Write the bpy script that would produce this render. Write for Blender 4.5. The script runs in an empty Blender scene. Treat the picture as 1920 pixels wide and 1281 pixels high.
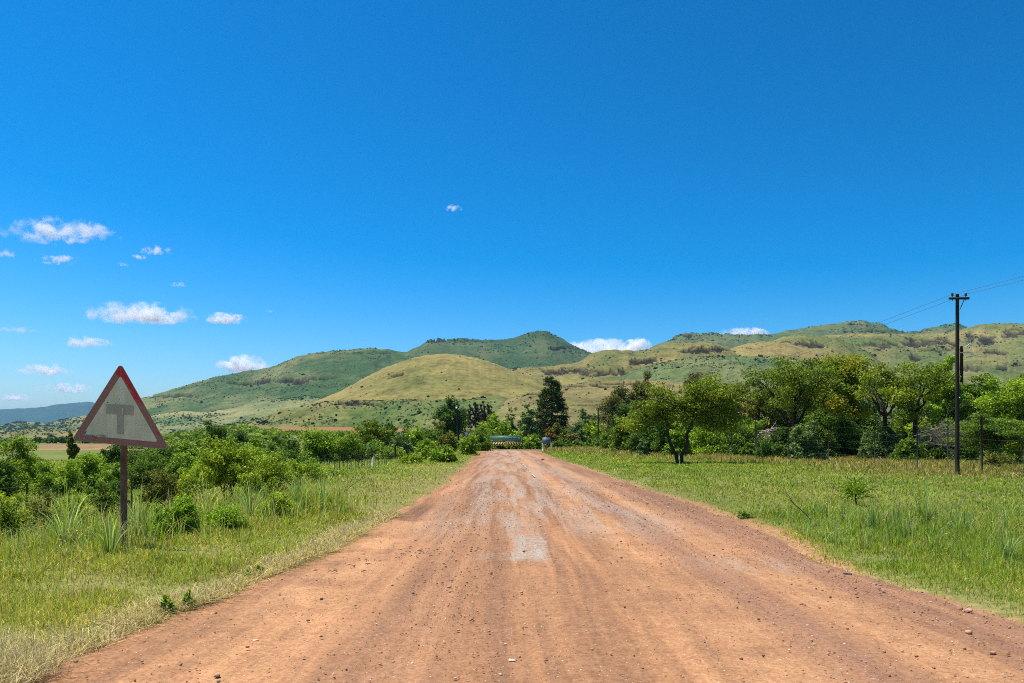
SKY_DUST = 4.0; SKY_OZ = 4.0; SKY_SAT = 1.28; SKY_HUE = .487; SKY_STR = .0415; SKY_GAM = 1.6; EXPO = 0.68; HAZE = 3.6e-5; CLOUDS = True; DENO = False
import bpy, math, random
import numpy as np
from mathutils import Vector, Matrix

SC = bpy.context.scene
COL = SC.collection
F = 1440.0; CX = 960.0; HY = 822.0; EYE = 1.5     # photo pixels: focal length, optical axis, horizon; eye height

# ------------------------------------------------------------------ numeric helpers
def rs(seed): return np.random.default_rng(abs(int(seed)))
def smooth(t):
    t = np.clip(t, 0, 1); return t * t * (3 - 2 * t)
def _hash(xi, yi, seed):
    h = (xi.astype(np.int64) * 374761393 + yi.astype(np.int64) * 668265263 + seed * 974634221) & 0xffffffff
    h = ((h ^ (h >> 13)) * 1274126177) & 0xffffffff
    h = ((h ^ (h >> 16)) * 2246822519) & 0xffffffff
    return ((h ^ (h >> 15)) & 0xffffff) / float(0xffffff)
def vnoise(x, y, seed=0):
    x = np.asarray(x, float); y = np.asarray(y, float)
    xi = np.floor(x); yi = np.floor(y); fx = x - xi; fy = y - yi
    fx = fx * fx * (3 - 2 * fx); fy = fy * fy * (3 - 2 * fy)
    a = _hash(xi, yi, seed); b = _hash(xi + 1, yi, seed); c = _hash(xi, yi + 1, seed); d = _hash(xi + 1, yi + 1, seed)
    return (a * (1 - fx) + b * fx) * (1 - fy) + (c * (1 - fx) + d * fx) * fy
def fbm(x, y, seed=0, octv=4, gain=.5):
    t = 0; a = 1; n = 0
    for i in range(octv):
        t = t + a * vnoise(x * 2 ** i, y * 2 ** i, seed + i * 17); n += a; a *= gain
    return t / n
def lerp(a, b, t): return a + (b - a) * t
def mixc(a, b, t):
    t = np.asarray(t)[..., None]; return np.asarray(a) * (1 - t) + np.asarray(b) * t

# ------------------------------------------------------------------ road edges and ground height
LE = np.array([(-30, -3.2), (0, -3.5), (4, -3.42), (5, -3.15), (7, -2.78), (10, -2.5), (13.2, -2.4), (18, -2.2), (22, -2.15), (32, -2.3), (45, -2.5), (60, -2.9), (83, -3.5), (95, -4.2), (98, -6)], float)
RE = np.array([(-30, 5.2), (0, 4.9), (4, 4.6), (6.2, 4.15), (7, 4.0), (8.4, 3.76), (10.1, 3.8), (13.2, 4.05), (18.3, 4.07), (24.5, 3.9), (37, 3.6), (57, 3.15), (83, 2.9), (95, 3.4), (98, 5)], float)
def ledge(y): return np.interp(y, LE[:, 0], LE[:, 1]) + .35 * (fbm(np.asarray(y, float) * .9, np.zeros_like(y) + 3.3, 5) - .5)
def redge(y): return np.interp(y, RE[:, 0], RE[:, 1]) + .35 * (fbm(np.asarray(y, float) * .9, np.zeros_like(y) + 9.3, 8) - .5)
def zg(x, y):
    x = np.asarray(x, float); y = np.asarray(y, float)
    r = np.hypot(x, y)
    px = CX + F * x / np.maximum(y, 1e-3); px = np.where(y < 1, CX + 4000 * np.sign(x), px)
    le = ledge(y); re = redge(y)
    tl = le - x; tr = x - re
    near = 1 - smooth((y - 25) / 30)
    fall = 1 - smooth((y - 60) / 70) * smooth((px - 260) / 240)
    zl = (.05 + .07 * near) * smooth(tl / 1.9) - (.55 + .2 * near) * fall * smooth((tl - 2.6) / 6) - .9 * fall * smooth((tl - 9) / 22)
    zr = .10 * smooth(tr / 1.6)
    rise = .021 * np.clip(r - 130, 0, 800) * smooth((px - 230) / 230)
    z = np.where(tl > 0, zl, np.where(tr > 0, zr, 0))
    bump = .10 * (fbm(x * .45, y * .45, 21) - .5) * smooth((np.maximum(tl, tr)) / 1.2) * (1 + np.clip(r - 30, 0, 60) * .02)
    ins = smooth(np.minimum(-tl, -tr) / .35 + .6)
    z = z + bump - .06 * ins * (y < 97)
    return z + rise
def zg1(x, y): return float(zg(np.array([x], float), np.array([y], float))[0])
def gx(px, d): return (px - CX) / F * d
def pz(py, d): return EYE - (py - HY) / F * d

# ------------------------------------------------------------------ scene bookkeeping
def tag(o, label=None, cat=None, group=None, kind=None):
    if label: o['label'] = label
    if cat: o['category'] = cat
    if group: o['group'] = group
    if kind: o['kind'] = kind
    return o
def empty(name, loc, label=None, cat=None, group=None, rz=0):
    o = bpy.data.objects.new(name, None); COL.objects.link(o)
    o.location = loc; o.rotation_euler = (0, 0, rz); o.empty_display_size = .2
    return tag(o, label, cat, group)
def link(o, parent=None):
    COL.objects.link(o)
    if parent is not None: o.parent = parent
    return o

class MB:
    """collects vertices, faces and a colour per vertex; build() links them as ONE mesh object"""
    def __init__(s): s.V = []; s.Fa = []; s.C = []; s.n = 0
    def add(s, V, faces, col=(.5, .5, .5)):
        V = np.asarray(V, float).reshape(-1, 3)
        if not isinstance(faces, list): faces = [faces]
        for f in faces:
            f = np.asarray(f, np.int64)
            if f.size: s.Fa.append(f + s.n)
        c = np.asarray(col, float)
        s.C.append(np.broadcast_to(c, (len(V), 3)) if c.ndim == 1 else c)
        s.V.append(V); s.n += len(V); return s
    def data(s, name, mat, sm=False):
        me = bpy.data.meshes.new(name)
        V = np.concatenate(s.V); C = np.concatenate(s.C)
        lt = np.concatenate([np.full(len(f), f.shape[1], np.int32) for f in s.Fa])
        lv = np.concatenate([f.ravel() for f in s.Fa]).astype(np.int32)
        me.vertices.add(len(V)); me.vertices.foreach_set('co', V.astype(np.float32).ravel())
        me.loops.add(len(lv)); me.loops.foreach_set('vertex_index', lv)
        me.polygons.add(len(lt))
        ls = np.zeros(len(lt), np.int32); ls[1:] = np.cumsum(lt)[:-1]
        me.polygons.foreach_set('loop_start', ls); me.polygons.foreach_set('loop_total', lt)
        if sm: me.polygons.foreach_set('use_smooth', np.ones(len(lt), bool))
        at = me.attributes.new('Col', 'FLOAT_COLOR', 'POINT')
        at.data.foreach_set('color', np.concatenate([C, np.ones((len(C), 1))], 1).astype(np.float32).ravel())
        me.update(calc_edges=True)
        if mat: me.materials.append(mat)
        return me
    def build(s, name, mat, parent=None, sm=False, loc=None):
        o = bpy.data.objects.new(name, s.data(name, mat, sm)); link(o, parent)
        if loc is not None: o.location = loc
        return o
    # --- shapes
    def box(s, c, d, col=(.5, .5, .5), M=None, bev=0):
        x, y, z = [v / 2 for v in d]
        V = np.array([(i * x, j * y, k * z) for k in (-1, 1) for j in (-1, 1) for i in (-1, 1)], float)
        if M is not None: V = V @ np.array(M).T
        return s.add(V + np.array(c), np.array([(0, 2, 3, 1), (4, 5, 7, 6), (0, 1, 5, 4), (2, 6, 7, 3), (0, 4, 6, 2), (1, 3, 7, 5)]), col)
    def tube(s, P, R, n=6, col=(.5, .5, .5), cap=True):
        P = np.asarray(P, float); R = np.broadcast_to(np.asarray(R, float), (len(P),))
        T = np.gradient(P, axis=0); T /= np.linalg.norm(T, axis=1, keepdims=True) + 1e-9
        ref = np.array([0, 0, 1.]) if abs(T[0, 2]) < .9 else np.array([1., 0, 0])
        A = np.cross(T, ref); A /= np.linalg.norm(A, axis=1, keepdims=True) + 1e-9
        B = np.cross(T, A)
        a = np.arange(n) * 2 * np.pi / n
        V = P[:, None] + R[:, None, None] * (np.cos(a)[None, :, None] * A[:, None] + np.sin(a)[None, :, None] * B[:, None])
        m = len(P); i = np.arange(m - 1)[:, None] * n; j = np.arange(n)[None]; j2 = (j + 1) % n
        fs = [np.stack([i + j, i + j2, i + n + j2, i + n + j], -1).reshape(-1, 4)]
        if cap: fs += [np.arange(n)[None], ((m - 1) * n + np.arange(n)[::-1])[None]]
        return s.add(V.reshape(-1, 3), fs, col)
    def prism(s, P2, y0, y1, col=(.5, .5, .5)):
        """outline in the x-z plane, extruded along y"""
        P2 = np.asarray(P2, float); n = len(P2)
        V = np.concatenate([np.stack([P2[:, 0], np.full(n, y0), P2[:, 1]], 1), np.stack([P2[:, 0], np.full(n, y1), P2[:, 1]], 1)])
        i = np.arange(n); j = (i + 1) % n
        return s.add(V, [i[None], (n + i[::-1])[None], np.stack([i, n + i, n + j, j], 1)[:, ::-1]], col)
    def grid(s, V, nr, nc, col):
        i = np.arange(nr - 1)[:, None] * nc; j = np.arange(nc - 1)[None]
        return s.add(V, np.stack([i + j, i + j + 1, i + nc + j + 1, i + nc + j], -1).reshape(-1, 4), col)

# ------------------------------------------------------------------ node helpers and materials
class NT:
    def __init__(s, m): m.use_nodes = True; s.m = m; s.t = m.node_tree; s.t.nodes.clear()
    def n(s, ty, ins=None, **kw):
        nd = s.t.nodes.new(ty)
        for k, v in kw.items(): setattr(nd, k, v)
        for k, v in (ins or {}).items():
            sk = nd.inputs[k]
            if hasattr(v, 'is_output'): s.t.links.new(v, sk)
            else: sk.default_value = v
        return nd
    def attr(s): return s.n('ShaderNodeAttribute', attribute_name='Col').outputs['Color']
    def obj(s): return s.n('ShaderNodeTexCoord').outputs['Object']
    def map(s, vec, sc): return s.n('ShaderNodeMapping', {'Vector': vec, 'Scale': sc}).outputs[0]
    def noise(s, vec, sc, det=4, rough=.55, dist=0): return s.n('ShaderNodeTexNoise', {'Vector': vec, 'Scale': sc, 'Detail': det, 'Roughness': rough, 'Distortion': dist}).outputs['Fac']
    def ramp(s, fac, pts):
        r = s.n('ShaderNodeValToRGB', {'Fac': fac}); e = r.color_ramp.elements
        while len(e) < len(pts): e.new(.5)
        for el, (p, c) in zip(e, pts):
            el.position = p; el.color = (*c, 1) if hasattr(c, '__len__') else (c, c, c, 1)
        return r.outputs[0]
    def mix(s, a, b, fac, bt='MIX'):
        nd = s.n('ShaderNodeMix', data_type='RGBA', blend_type=bt)
        for sk, v in ((nd.inputs[0], fac), (nd.inputs[6], a), (nd.inputs[7], b)):
            if hasattr(v, 'is_output'): s.t.links.new(v, sk)
            else: sk.default_value = v if not hasattr(v, '__len__') else (*v[:3], 1)
        return nd.outputs[2]
    def math(s, op, a, b=0.0, c=0.0, clamp=False):
        return s.n('ShaderNodeMath', {0: a, 1: b, 2: c}, operation=op, use_clamp=clamp).outputs[0]
    def out(s, surf=None, vol=None):
        o = s.n('ShaderNodeOutputMaterial')
        if surf is not None: s.t.links.new(surf, o.inputs['Surface'])
        if vol is not None: s.t.links.new(vol, o.inputs['Volume'])
        return s.m
    def bsdf(s, col, rough=.8, spec=.3, metal=0, bump=None, bs=.3, bd=.02):
        ins = {'Roughness': rough, 'Specular IOR Level': spec, 'Metallic': metal}
        ins['Base Color'] = col if hasattr(col, 'is_output') else (*col, 1)
        if bump is not None: ins['Normal'] = s.n('ShaderNodeBump', {'Height': bump, 'Strength': bs, 'Distance': bd}).outputs[0]
        return s.n('ShaderNodeBsdfPrincipled', ins).outputs[0]
def newmat(name): return NT(bpy.data.materials.new(name))

def m_leaf(name, trans=.22, rough=.6, spec=.10):
    t = newmat(name); c = t.attr()
    nz = t.noise(t.obj(), 1.3, 2); c = t.mix(c, t.mix(c, (1.0, .95, .7), 1.0, 'MULTIPLY'), nz)
    p = t.bsdf(c, rough, spec)
    tr = t.n('ShaderNodeBsdfTranslucent', {'Color': t.mix(c, (1.25, 1.25, .75), 1.0, 'MULTIPLY')}).outputs[0]
    return t.out(t.n('ShaderNodeMixShader', {0: trans, 1: p, 2: tr}).outputs[0])
def m_bark():
    t = newmat('bark'); c = t.attr(); o = t.obj()
    nz = t.noise(t.map(o, (1, 1, .25)), 14, 4)
    return t.out(t.bsdf(t.mix(c, t.mix(c, (1.7, 1.65, 1.6), 1.0, 'MULTIPLY'), t.ramp(nz, [(.4, 0), (.7, 1)])), .9, .15, bump=nz, bs=.6, bd=.03))
def m_hill(name, sc, bumpd):
    t = newmat(name); c = t.attr(); o = t.obj()
    a = t.noise(o, sc, 5, .65); b = t.noise(o, sc * 5, 3, .6)
    c = t.mix(c, t.ramp(a, [(.3, (.62, .64, .6)), (.5, (1, 1, 1)), (.72, (1.3, 1.25, 1.12))]), 1.0, 'MULTIPLY')
    c = t.mix(c, t.ramp(b, [(.35, (.7, .75, .68)), (.5, (1, 1, 1)), (.7, (1.2, 1.2, 1.15))]), 1.0, 'MULTIPLY')
    return t.out(t.bsdf(c, .95, .05, bump=a, bs=.7, bd=bumpd))
def m_ground():
    t = newmat('ground_soil'); c = t.attr(); o = t.obj()
    a = t.noise(o, .35, 5, .6); b = t.noise(o, 9, 4, .65)
    c = t.mix(c, t.ramp(a, [(.3, (.75, .78, .7)), (.7, (1.2, 1.15, 1.1))]), 1.0, 'MULTIPLY')
    c = t.mix(c, t.ramp(b, [(.3, (.6, .65, .6)), (.7, (1.3, 1.25, 1.2))]), 1.0, 'MULTIPLY')
    return t.out(t.bsdf(c, .95, .05, bump=b, bs=.6, bd=.05))
def m_plain(name, rough=.6, spec=.3, sc=8, amt=.35, metal=0, bs=.15):
    """colour attribute with weathering noise"""
    t = newmat(name); c = t.attr(); o = t.obj()
    a = t.noise(o, sc, 5, .65)
    c = t.mix(c, t.ramp(a, [(.3, 1 - amt), (.7, 1 + amt)]), 1.0, 'MULTIPLY')
    return t.out(t.bsdf(c, rough, spec, metal, bump=a, bs=bs, bd=.01))
def m_road():
    t = newmat('dirt_road'); o = t.obj(); at = t.n('ShaderNodeAttribute', attribute_name='Col').outputs['Color']
    sep = t.n('ShaderNodeSeparateColor', {0: at}); asp, sand, dark = sep.outputs
    warp = t.n('ShaderNodeVectorMath', {0: o, 1: t.n('ShaderNodeVectorMath', {0: t.n('ShaderNodeVectorMath', {1: (.3, .3, .3), 0: t.n('ShaderNodeTexNoise', {'Vector': o, 'Scale': .25, 'Detail': 2}).outputs['Color']}, operation='MULTIPLY').outputs[0], 1: (.15, .15, .15)}, operation='SUBTRACT').outputs[0]}, operation='ADD').outputs[0]
    st = t.math('ADD', t.math('MULTIPLY', t.noise(t.map(warp, (1.3, .07, 1)), 1.0, 5, .6), .55), t.math('MULTIPLY', t.noise(t.map(warp, (5.5, .16, 1)), 1.0, 4, .65), .45))             # streaks along the driving direction
    bl = t.noise(o, .9, 5, .6)
    fine = t.noise(o, 34, 4, .7); mid = t.noise(o, 7, 5, .65)
    c = t.ramp(st, [(.37, (.165, .088, .050)), (.46, (.245, .127, .066)), (.54, (.32, .162, .078)), (.64, (.43, .222, .104))])
    c = t.mix(c, (.50, .265, .125), t.math('MULTIPLY', sand, t.ramp(bl, [(.35, .15), (.65, .9)])))
    c = t.mix(c, (.215, .12, .08), t.math('MULTIPLY', dark, t.ramp(mid, [(.3, .2), (.65, .85)])))
    bl2 = t.noise(t.map(warp, (1.6, .13, 1)), 1.0, 5, .6)
    am = t.math('MULTIPLY', asp, t.ramp(t.math('ADD', t.math('MULTIPLY', bl2, .6), t.math('MULTIPLY', st, .5)), [(.50, 0), (.58, 1)]))
    am = t.math('MAXIMUM', am, t.ramp(t.math('ADD', asp, t.math('MULTIPLY', t.math('SUBTRACT', t.math('ADD', t.math('MULTIPLY', bl, .6), t.math('MULTIPLY', mid, .4)), .5), 1.5)), [(.78, 0), (.98, .72)]))
    c = t.mix(c, t.ramp(fine, [(.3, (.25, .20, .155)), (.7, (.39, .315, .245))]), am)
    c = t.mix(c, t.ramp(mid, [(.3, (.84, .82, .8)), (.7, (1.12, 1.13, 1.14))]), 1.0, 'MULTIPLY')
    c = t.mix(c, t.ramp(fine, [(.28, (.62, .6, .6)), (.5, (1, 1, 1)), (.74, (1.3, 1.3, 1.3))]), 1.0, 'MULTIPLY')
    vo = t.n('ShaderNodeTexVoronoi', {'Vector': o, 'Scale': 38.0}); d = vo.outputs['Distance']; vc = t.n('ShaderNodeSeparateColor', {0: vo.outputs['Color']})
    peb = t.math('MULTIPLY', t.ramp(d, [(.16, 1), (.26, 0)]), t.ramp(vc.outputs[0], [(.72, 0), (.78, 1)]))
    c = t.mix(c, t.ramp(vc.outputs[1], [(.2, (.16, .09, .06)), (.5, (.42, .25, .15)), (.8, (.66, .5, .36))]), peb)
    h = t.math('ADD', t.math('MULTIPLY', fine, .5), t.math('ADD', t.math('MULTIPLY', mid, 1.2), t.math('MULTIPLY', peb, .5)))
    return t.out(t.bsdf(c, .95, .08, bump=h, bs=.55, bd=.03))
LEAF = m_leaf('leaf'); BLADE = m_leaf('grass_blade', .48, .7, .08); DARKLEAF = m_leaf('needle', .15, .6, .1)
BARK = m_bark(); HILL = m_hill('hill_grass', .035, 5.0); FARHILL = m_hill('far_hill_grass', .012, 14.0); GROUND = m_ground(); ROAD = m_road()
METAL = m_plain('weathered_metal', .55, .4, 12, .35); WOOD = m_plain('weathered_wood', .85, .2, 18, .45, bs=.4); PAINT = m_plain('sign_paint', .5, .4, 5, .18)
STONE = m_plain('stone', .9, .15, 25, .3, bs=.3); SOIL = m_plain('ploughed_soil', .95, .05, .25, .25, bs=.4); CERAMIC = m_plain('glazed_ceramic', .25, .5, 5, .1)
# ================================================================== camera, light, sky
cam = bpy.data.cameras.new('camera'); cam_o = bpy.data.objects.new('camera', cam); COL.objects.link(cam_o)
cam.sensor_width = 36; cam.lens = 27; cam.shift_y = (HY - 640.5) / 1920; cam.clip_start = .05; cam.clip_end = 60000
cam_o.location = (0, 0, EYE); cam_o.rotation_euler = (math.pi / 2, 0, 0); SC.camera = cam_o
SUN = Vector((-.30, .09, .95)).normalized()
sl = bpy.data.lights.new('sun', 'SUN'); sl.energy = 4.3; sl.angle = math.radians(.5); sl.color = (1, .95, .87)
so = bpy.data.objects.new('sun', sl); COL.objects.link(so); so.rotation_euler = SUN.to_track_quat('Z', 'Y').to_euler(); so.location = (-30, 9, 95)
w = bpy.data.worlds.new('World'); SC.world = w; w.use_nodes = True
wn = w.node_tree; wn.nodes.clear()
sky = wn.nodes.new('ShaderNodeTexSky'); sky.sky_type = 'NISHITA'; sky.sun_disc = False
sky.sun_elevation = math.asin(SUN.z); sky.sun_rotation = math.atan2(SUN.x, SUN.y)
sky.altitude = 1300; sky.air_density = 1.0; sky.dust_density = SKY_DUST; sky.ozone_density = SKY_OZ
hs = wn.nodes.new('ShaderNodeHueSaturation'); hs.inputs['Saturation'].default_value = SKY_SAT; hs.inputs['Hue'].default_value = SKY_HUE; hs.inputs['Value'].default_value = 1.0
bg = wn.nodes.new('ShaderNodeBackground'); bg.inputs['Strength'].default_value = SKY_STR
wo = wn.nodes.new('ShaderNodeOutputWorld')
gm = wn.nodes.new('ShaderNodeGamma'); gm.inputs[1].default_value = SKY_GAM
wn.links.new(sky.outputs[0], gm.inputs[0]); wn.links.new(gm.outputs[0], hs.inputs['Color']); wn.links.new(hs.outputs[0], bg.inputs[0]); wn.links.new(bg.outputs[0], wo.inputs[0])
SC.view_settings.view_transform = 'Standard'; SC.view_settings.look = 'None'; SC.view_settings.exposure = EXPO; SC.view_settings.gamma = 1
SC.cycles.use_denoising = DENO; SC.cycles.filter_width = 1.0; SC.cycles.use_adaptive_sampling = False
try: SC.cycles.denoiser = 'OPENIMAGEDENOISE'; SC.cycles.denoising_input_passes = 'RGB_ALBEDO_NORMAL'; SC.cycles.denoising_prefilter = 'ACCURATE'
except Exception: pass
SC.cycles.max_bounces = 8; SC.cycles.diffuse_bounces = 2; SC.cycles.transmission_bounces = 4; SC.cycles.volume_bounces = 8; SC.cycles.transparent_max_bounces = 8
SC.cycles.caustics_reflective = False; SC.cycles.caustics_refractive = False

# haze: one closed box of even, thin air round everything but the clouds
if HAZE > 0:
    t = newmat('haze_air')
    v = t.n('ShaderNodeVolumePrincipled', {'Color': (.32, .62, 1, 1), 'Density': HAZE, 'Anisotropy': .2})
    hz = MB().box((0, 4500, 237), (26000, 19000, 482)).build('haze', t.out(vol=v.outputs[0])); tag(hz, kind='stuff')

# ================================================================== ground
def ground_col(x, y):
    r = np.hypot(x, y); px = CX + F * x / np.maximum(y, 1)
    n = fbm(x * .25, y * .25, 3); n2 = fbm(x * .02, y * .02, 4)
    c = mixc((.135, .15, .042), (.21, .19, .075), smooth((n - .35) * 3))
    c = mixc(c, (.12, .17, .04), smooth((n2 - .4) * 4) * .7)
    tl = ledge(y) - x; tr = x - redge(y); e = np.maximum(tl, tr)
    c = mixc(c, (.33, .185, .10), (1 - smooth((e - .0 + .9 * (n - .5)) / .4)) * (y < 97))
    # trodden red strip along the fence on the far side of the mown grass
    q = np.exp(-((x - (23.6 - .13 * y)) / 1.2) ** 2) * smooth((fbm(x * .6, y * .3, 77) - .42) * 6) * (y > 15) * (y < 45)
    return mixc(c, (.38, .22, .13), q)
ang = np.concatenate([np.radians(np.linspace(-52, 52, 420)), np.radians(np.linspace(52, 308, 70)[1:-1])])
rad = np.concatenate([[.3], np.geomspace(.8, 11500, 330)])
A, R_ = np.meshgrid(ang, rad); gxx = np.sin(A) * R_; gyy = np.cos(A) * R_
gzz = zg(gxx, gyy)
na = len(ang); g = MB(); Vg = np.stack([gxx, gyy, gzz], -1).reshape(-1, 3)
i = np.arange(len(rad) - 1)[:, None] * na; j = np.arange(na)[None]; j2 = (j + 1) % na
Vg = np.concatenate([Vg, [[0, 0, zg1(0, 0)]]])
fq = np.stack([i + j, i + na + j, i + na + j2, i + j2], -1).reshape(-1, 4)[:, ::-1]
ft = np.stack([np.full(na, len(Vg) - 1), np.arange(na), (np.arange(na) + 1) % na], 1)[:, ::-1]
tag(g.add(Vg, [fq, ft], ground_col(Vg[:, 0], Vg[:, 1])).build('ground', GROUND, sm=True), kind='structure')

# dirt road, worn tar showing through near the middle
ys = np.concatenate([np.arange(-12, 1, .5), np.arange(1, 16, .07), np.geomspace(16, 97, 330)])
nc = 90; u = np.linspace(0, 1, nc)
Y, U = np.meshgrid(ys, u, indexing='ij')
L = ledge(Y) - .1 - .3 * fbm(Y * 3.1, Y * 0, 31) ; Rr = redge(Y) + .1 + .3 * fbm(Y * 3.1, Y * 0, 32)
X = lerp(L, Rr, U); xc = X - (.85 - .017 * Y)
ruts = -.022 * sum(np.exp(-((xc - c0 - .25 * (fbm(Y * .12, Y * 0, 60 + k) - .5)) / .28) ** 2) for k, c0 in enumerate((-2.35, -.75, .9, 2.5)))
Z = .012 + ruts + .03 * (fbm(X * 1.1, Y * .5, 12) - .5) + .03 * (fbm(X * 6, Y * 4, 13, 3) - .5) - .05 * (1 - smooth(np.minimum(U, 1 - U) * 14))
asp = smooth((Y - 10.5) / 3) * np.exp(-((xc - .15) / 2.1) ** 4) * .68 + 1.0 * np.exp(-((X - .30) / .27) ** 6) * np.exp(-((Y - 10.6) / 1.25) ** 6) + .6 * np.exp(-((X + .05) / .35) ** 4) * np.exp(-((Y - 9.8) / .35) ** 4) + .8 * np.exp(-((X - 2.9) / .5) ** 2 - ((Y - 9.2) / .6) ** 2)
asp = asp * (1 - .35 * np.exp(-((X - 1.3) / .5) ** 2)) + .05 * smooth((Y - 45) / 40)
sand = np.exp(-((xc + 2.6) / .55) ** 2) * (Y < 14) + np.exp(-((xc - .95) / .45) ** 2) * .9 + .8 * np.exp(-((xc - 2.2) / .3) ** 2) + .3 * np.exp(-((xc + .5) / .3) ** 2)
dark = .9 * np.exp(-((xc - 1.55) / .3) ** 2) + .7 * np.exp(-((xc - 2.9) / .45) ** 2) + .5 * np.exp(-((xc + 1.5) / .5) ** 2) * (Y < 12) + .5 * smooth((np.abs(xc) - 2.9) / .4) * (xc > 0)
col = np.clip(np.stack([asp, sand, dark], -1), 0, 1).reshape(-1, 3)
tag(MB().grid(np.stack([X, Y, Z], -1).reshape(-1, 3), len(ys), nc, col).build('dirt_road', ROAD, sm=True), kind='structure')
# the road it meets
ys = np.linspace(96.2, 99.3, 6); xs = np.linspace(-70, 70, 90); Y, X = np.meshgrid(ys, xs, indexing='ij')
tag(MB().grid(np.stack([X, Y, zg(X, Y) * 0 + .05 + 0 * X], -1).reshape(-1, 3), 6, 90, (.5, .2, 0)).build('crossing_road', ROAD, sm=True), kind='structure')
# worn white centre line
m = MB(); r = rs(5)
y = 29.0
while y < 95:
    ln = r.uniform(.8, 3.0); yy = np.linspace(y, y + ln, 6); xx = 1.40 - .0185 * yy
    wd = .02 * r.uniform(.4, 1.3); m.grid(np.stack([np.stack([xx - wd, yy, xx * 0 + .045], 1), np.stack([xx + wd, yy, xx * 0 + .045], 1)], 1).reshape(-1, 3), 6, 2, (.50, .40, .31)); y += ln + r.uniform(.2, 2.4)
tag(m.build('road_line', PAINT), kind='structure')

# ================================================================== hills: real relief, authored by ridge line, distance and foot
HILLS = {}
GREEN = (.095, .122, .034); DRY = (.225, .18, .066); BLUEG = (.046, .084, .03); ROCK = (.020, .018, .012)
def hill(name, ridge, D, Fd, foot, dry=.5, green=GREEN, dryc=DRY, nu=520, ns=150, amp=.10, seed=1, p=1.15, rocks=(), greens=(), drys=(), mat=None, back=.6, gf=1.0):
    ridge = np.array(ridge, float)
    px = np.linspace(ridge[0, 0], ridge[-1, 0], nu)
    k = np.ones(9) / 9; w_ = (px[1] - px[0])
    py = np.interp(px, ridge[:, 0], ridge[:, 1])
    kk = max(3, int(10 / w_) | 1); pad = np.pad(py, kk // 2, mode='edge'); py = np.convolve(pad, np.ones(kk) / kk, 'valid')
    py = py + 1.6 * (fbm(px * .09, px * 0 + seed, seed + 5) - .5) * 2
    f = lambda v: np.interp(px, np.array(v)[:, 0], np.array(v)[:, 1]) if hasattr(v, '__len__') else np.full(nu, float(v))
    D = f(D); Fd = f(Fd); foot = f(foot)
    s = np.concatenate([np.linspace(0, 1, ns), np.linspace(1, 1 + back, ns // 4)[1:]])
    S, PX = np.meshgrid(s, px, indexing='ij')
    dist = Fd + (D - Fd) * S
    zf = np.minimum(EYE - (foot - HY) / F * Fd, EYE - (py - HY) / F * D - 1)
    tgt = (HY - py) / F * D + EYE; H = tgt.copy()
    prof = np.where(S <= 1, np.sin(np.pi / 2 * np.clip(S, 0, 1)) ** p, 1 - .8 * smooth((S - 1) / back))
    wx = (PX - CX) / F * dist
    sc = 1.0 / (.16 * D.mean())
    n1 = fbm(wx * sc, dist * sc * .55, seed, 5) - .5
    rg = 1 - np.abs(2 * fbm(wx * sc * 1.7 + 3 * n1, dist * sc * .35, seed + 9, 4) - 1)
    rel = (n1 * 1.1 + (rg - .7) * .8) * np.where(S <= 1, np.clip(4 * S * (1.04 - S), 0, 1), .3)
    terr = .006 * np.sin(S * 60 + 9 * n1)
    for _ in range(4):
        z = zf + (H - zf) * (prof + amp * rel + terr * np.clip(4 * S * (1 - S), 0, 1))
        a = ((z - EYE) / dist)[:ns].max(0) * F
        q = np.clip(1 + ((HY - py) - a) / np.maximum(np.abs(HY - py) + 8, 6), .6, 1.5); q = np.convolve(np.pad(q, 12, mode='edge'), np.ones(25) / 25, 'valid')
        H = zf + (H - zf) * q
    PY = HY - (z - EYE) / dist * F
    nn = fbm(wx * sc * 3, dist * sc * 2, seed + 3, 5); n3 = fbm(wx * sc * 11, dist * sc * 6, seed + 4, 4)
    dm = np.full(S.shape, dry)
    for (x0, y0, rx, ry, a) in drys: dm = dm + a * np.exp(-((PX - x0) / rx) ** 2 - ((PY - y0) / ry) ** 2)
    for (x0, y0, rx, ry, a) in greens: dm = dm - a * np.exp(-((PX - x0) / rx) ** 2 - ((PY - y0) / ry) ** 2)
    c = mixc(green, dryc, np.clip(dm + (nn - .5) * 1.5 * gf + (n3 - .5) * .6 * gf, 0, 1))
    rk = np.zeros(S.shape)
    for (x0, y0, rx, ry, a) in rocks:
        tilt = 0
        rk = np.maximum(rk, a * np.exp(-((PX - x0) / rx) ** 4 - ((PY - y0 - 4 * (fbm(PX * .05, PX * 0, seed + 50) - .5)) / ry) ** 2))
    n4 = fbm(wx * sc * 30, dist * sc * 14, seed + 6, 3)
    rkm = smooth((rk + (n3 - .5) * 1.2 + (n4 - .5) * 1.6 + (nn - .5) * .7 - .24) / .2) * (rk > .06)
    rc = mixc(ROCK, (.055, .042, .026), smooth((fbm(wx * sc * 26, dist * sc * 18, seed + 8, 3) - .45) * 4))
    c = mixc(c, rc, rkm * (.8 + .2 * smooth((n3 - .4) * 5)))
    z = z - rkm * .004 * D.mean() * (n3 + .2) * (S < .97)
    V = np.stack([wx, dist, z], -1)
    sk = V[:1].copy(); sk[..., 1] -= 5; sk[..., 2] = -12
    V2 = np.concatenate([sk, V]); C2 = np.concatenate([c[:1], c])
    o = MB().grid(V2.reshape(-1, 3), len(s) + 1, nu, C2.reshape(-1, 3)).build(name, mat or HILL, sm=True)
    tag(o, kind='structure')
    HILLS[name] = (px, s[:ns], V[:ns], PY[:ns])
    return o
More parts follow.
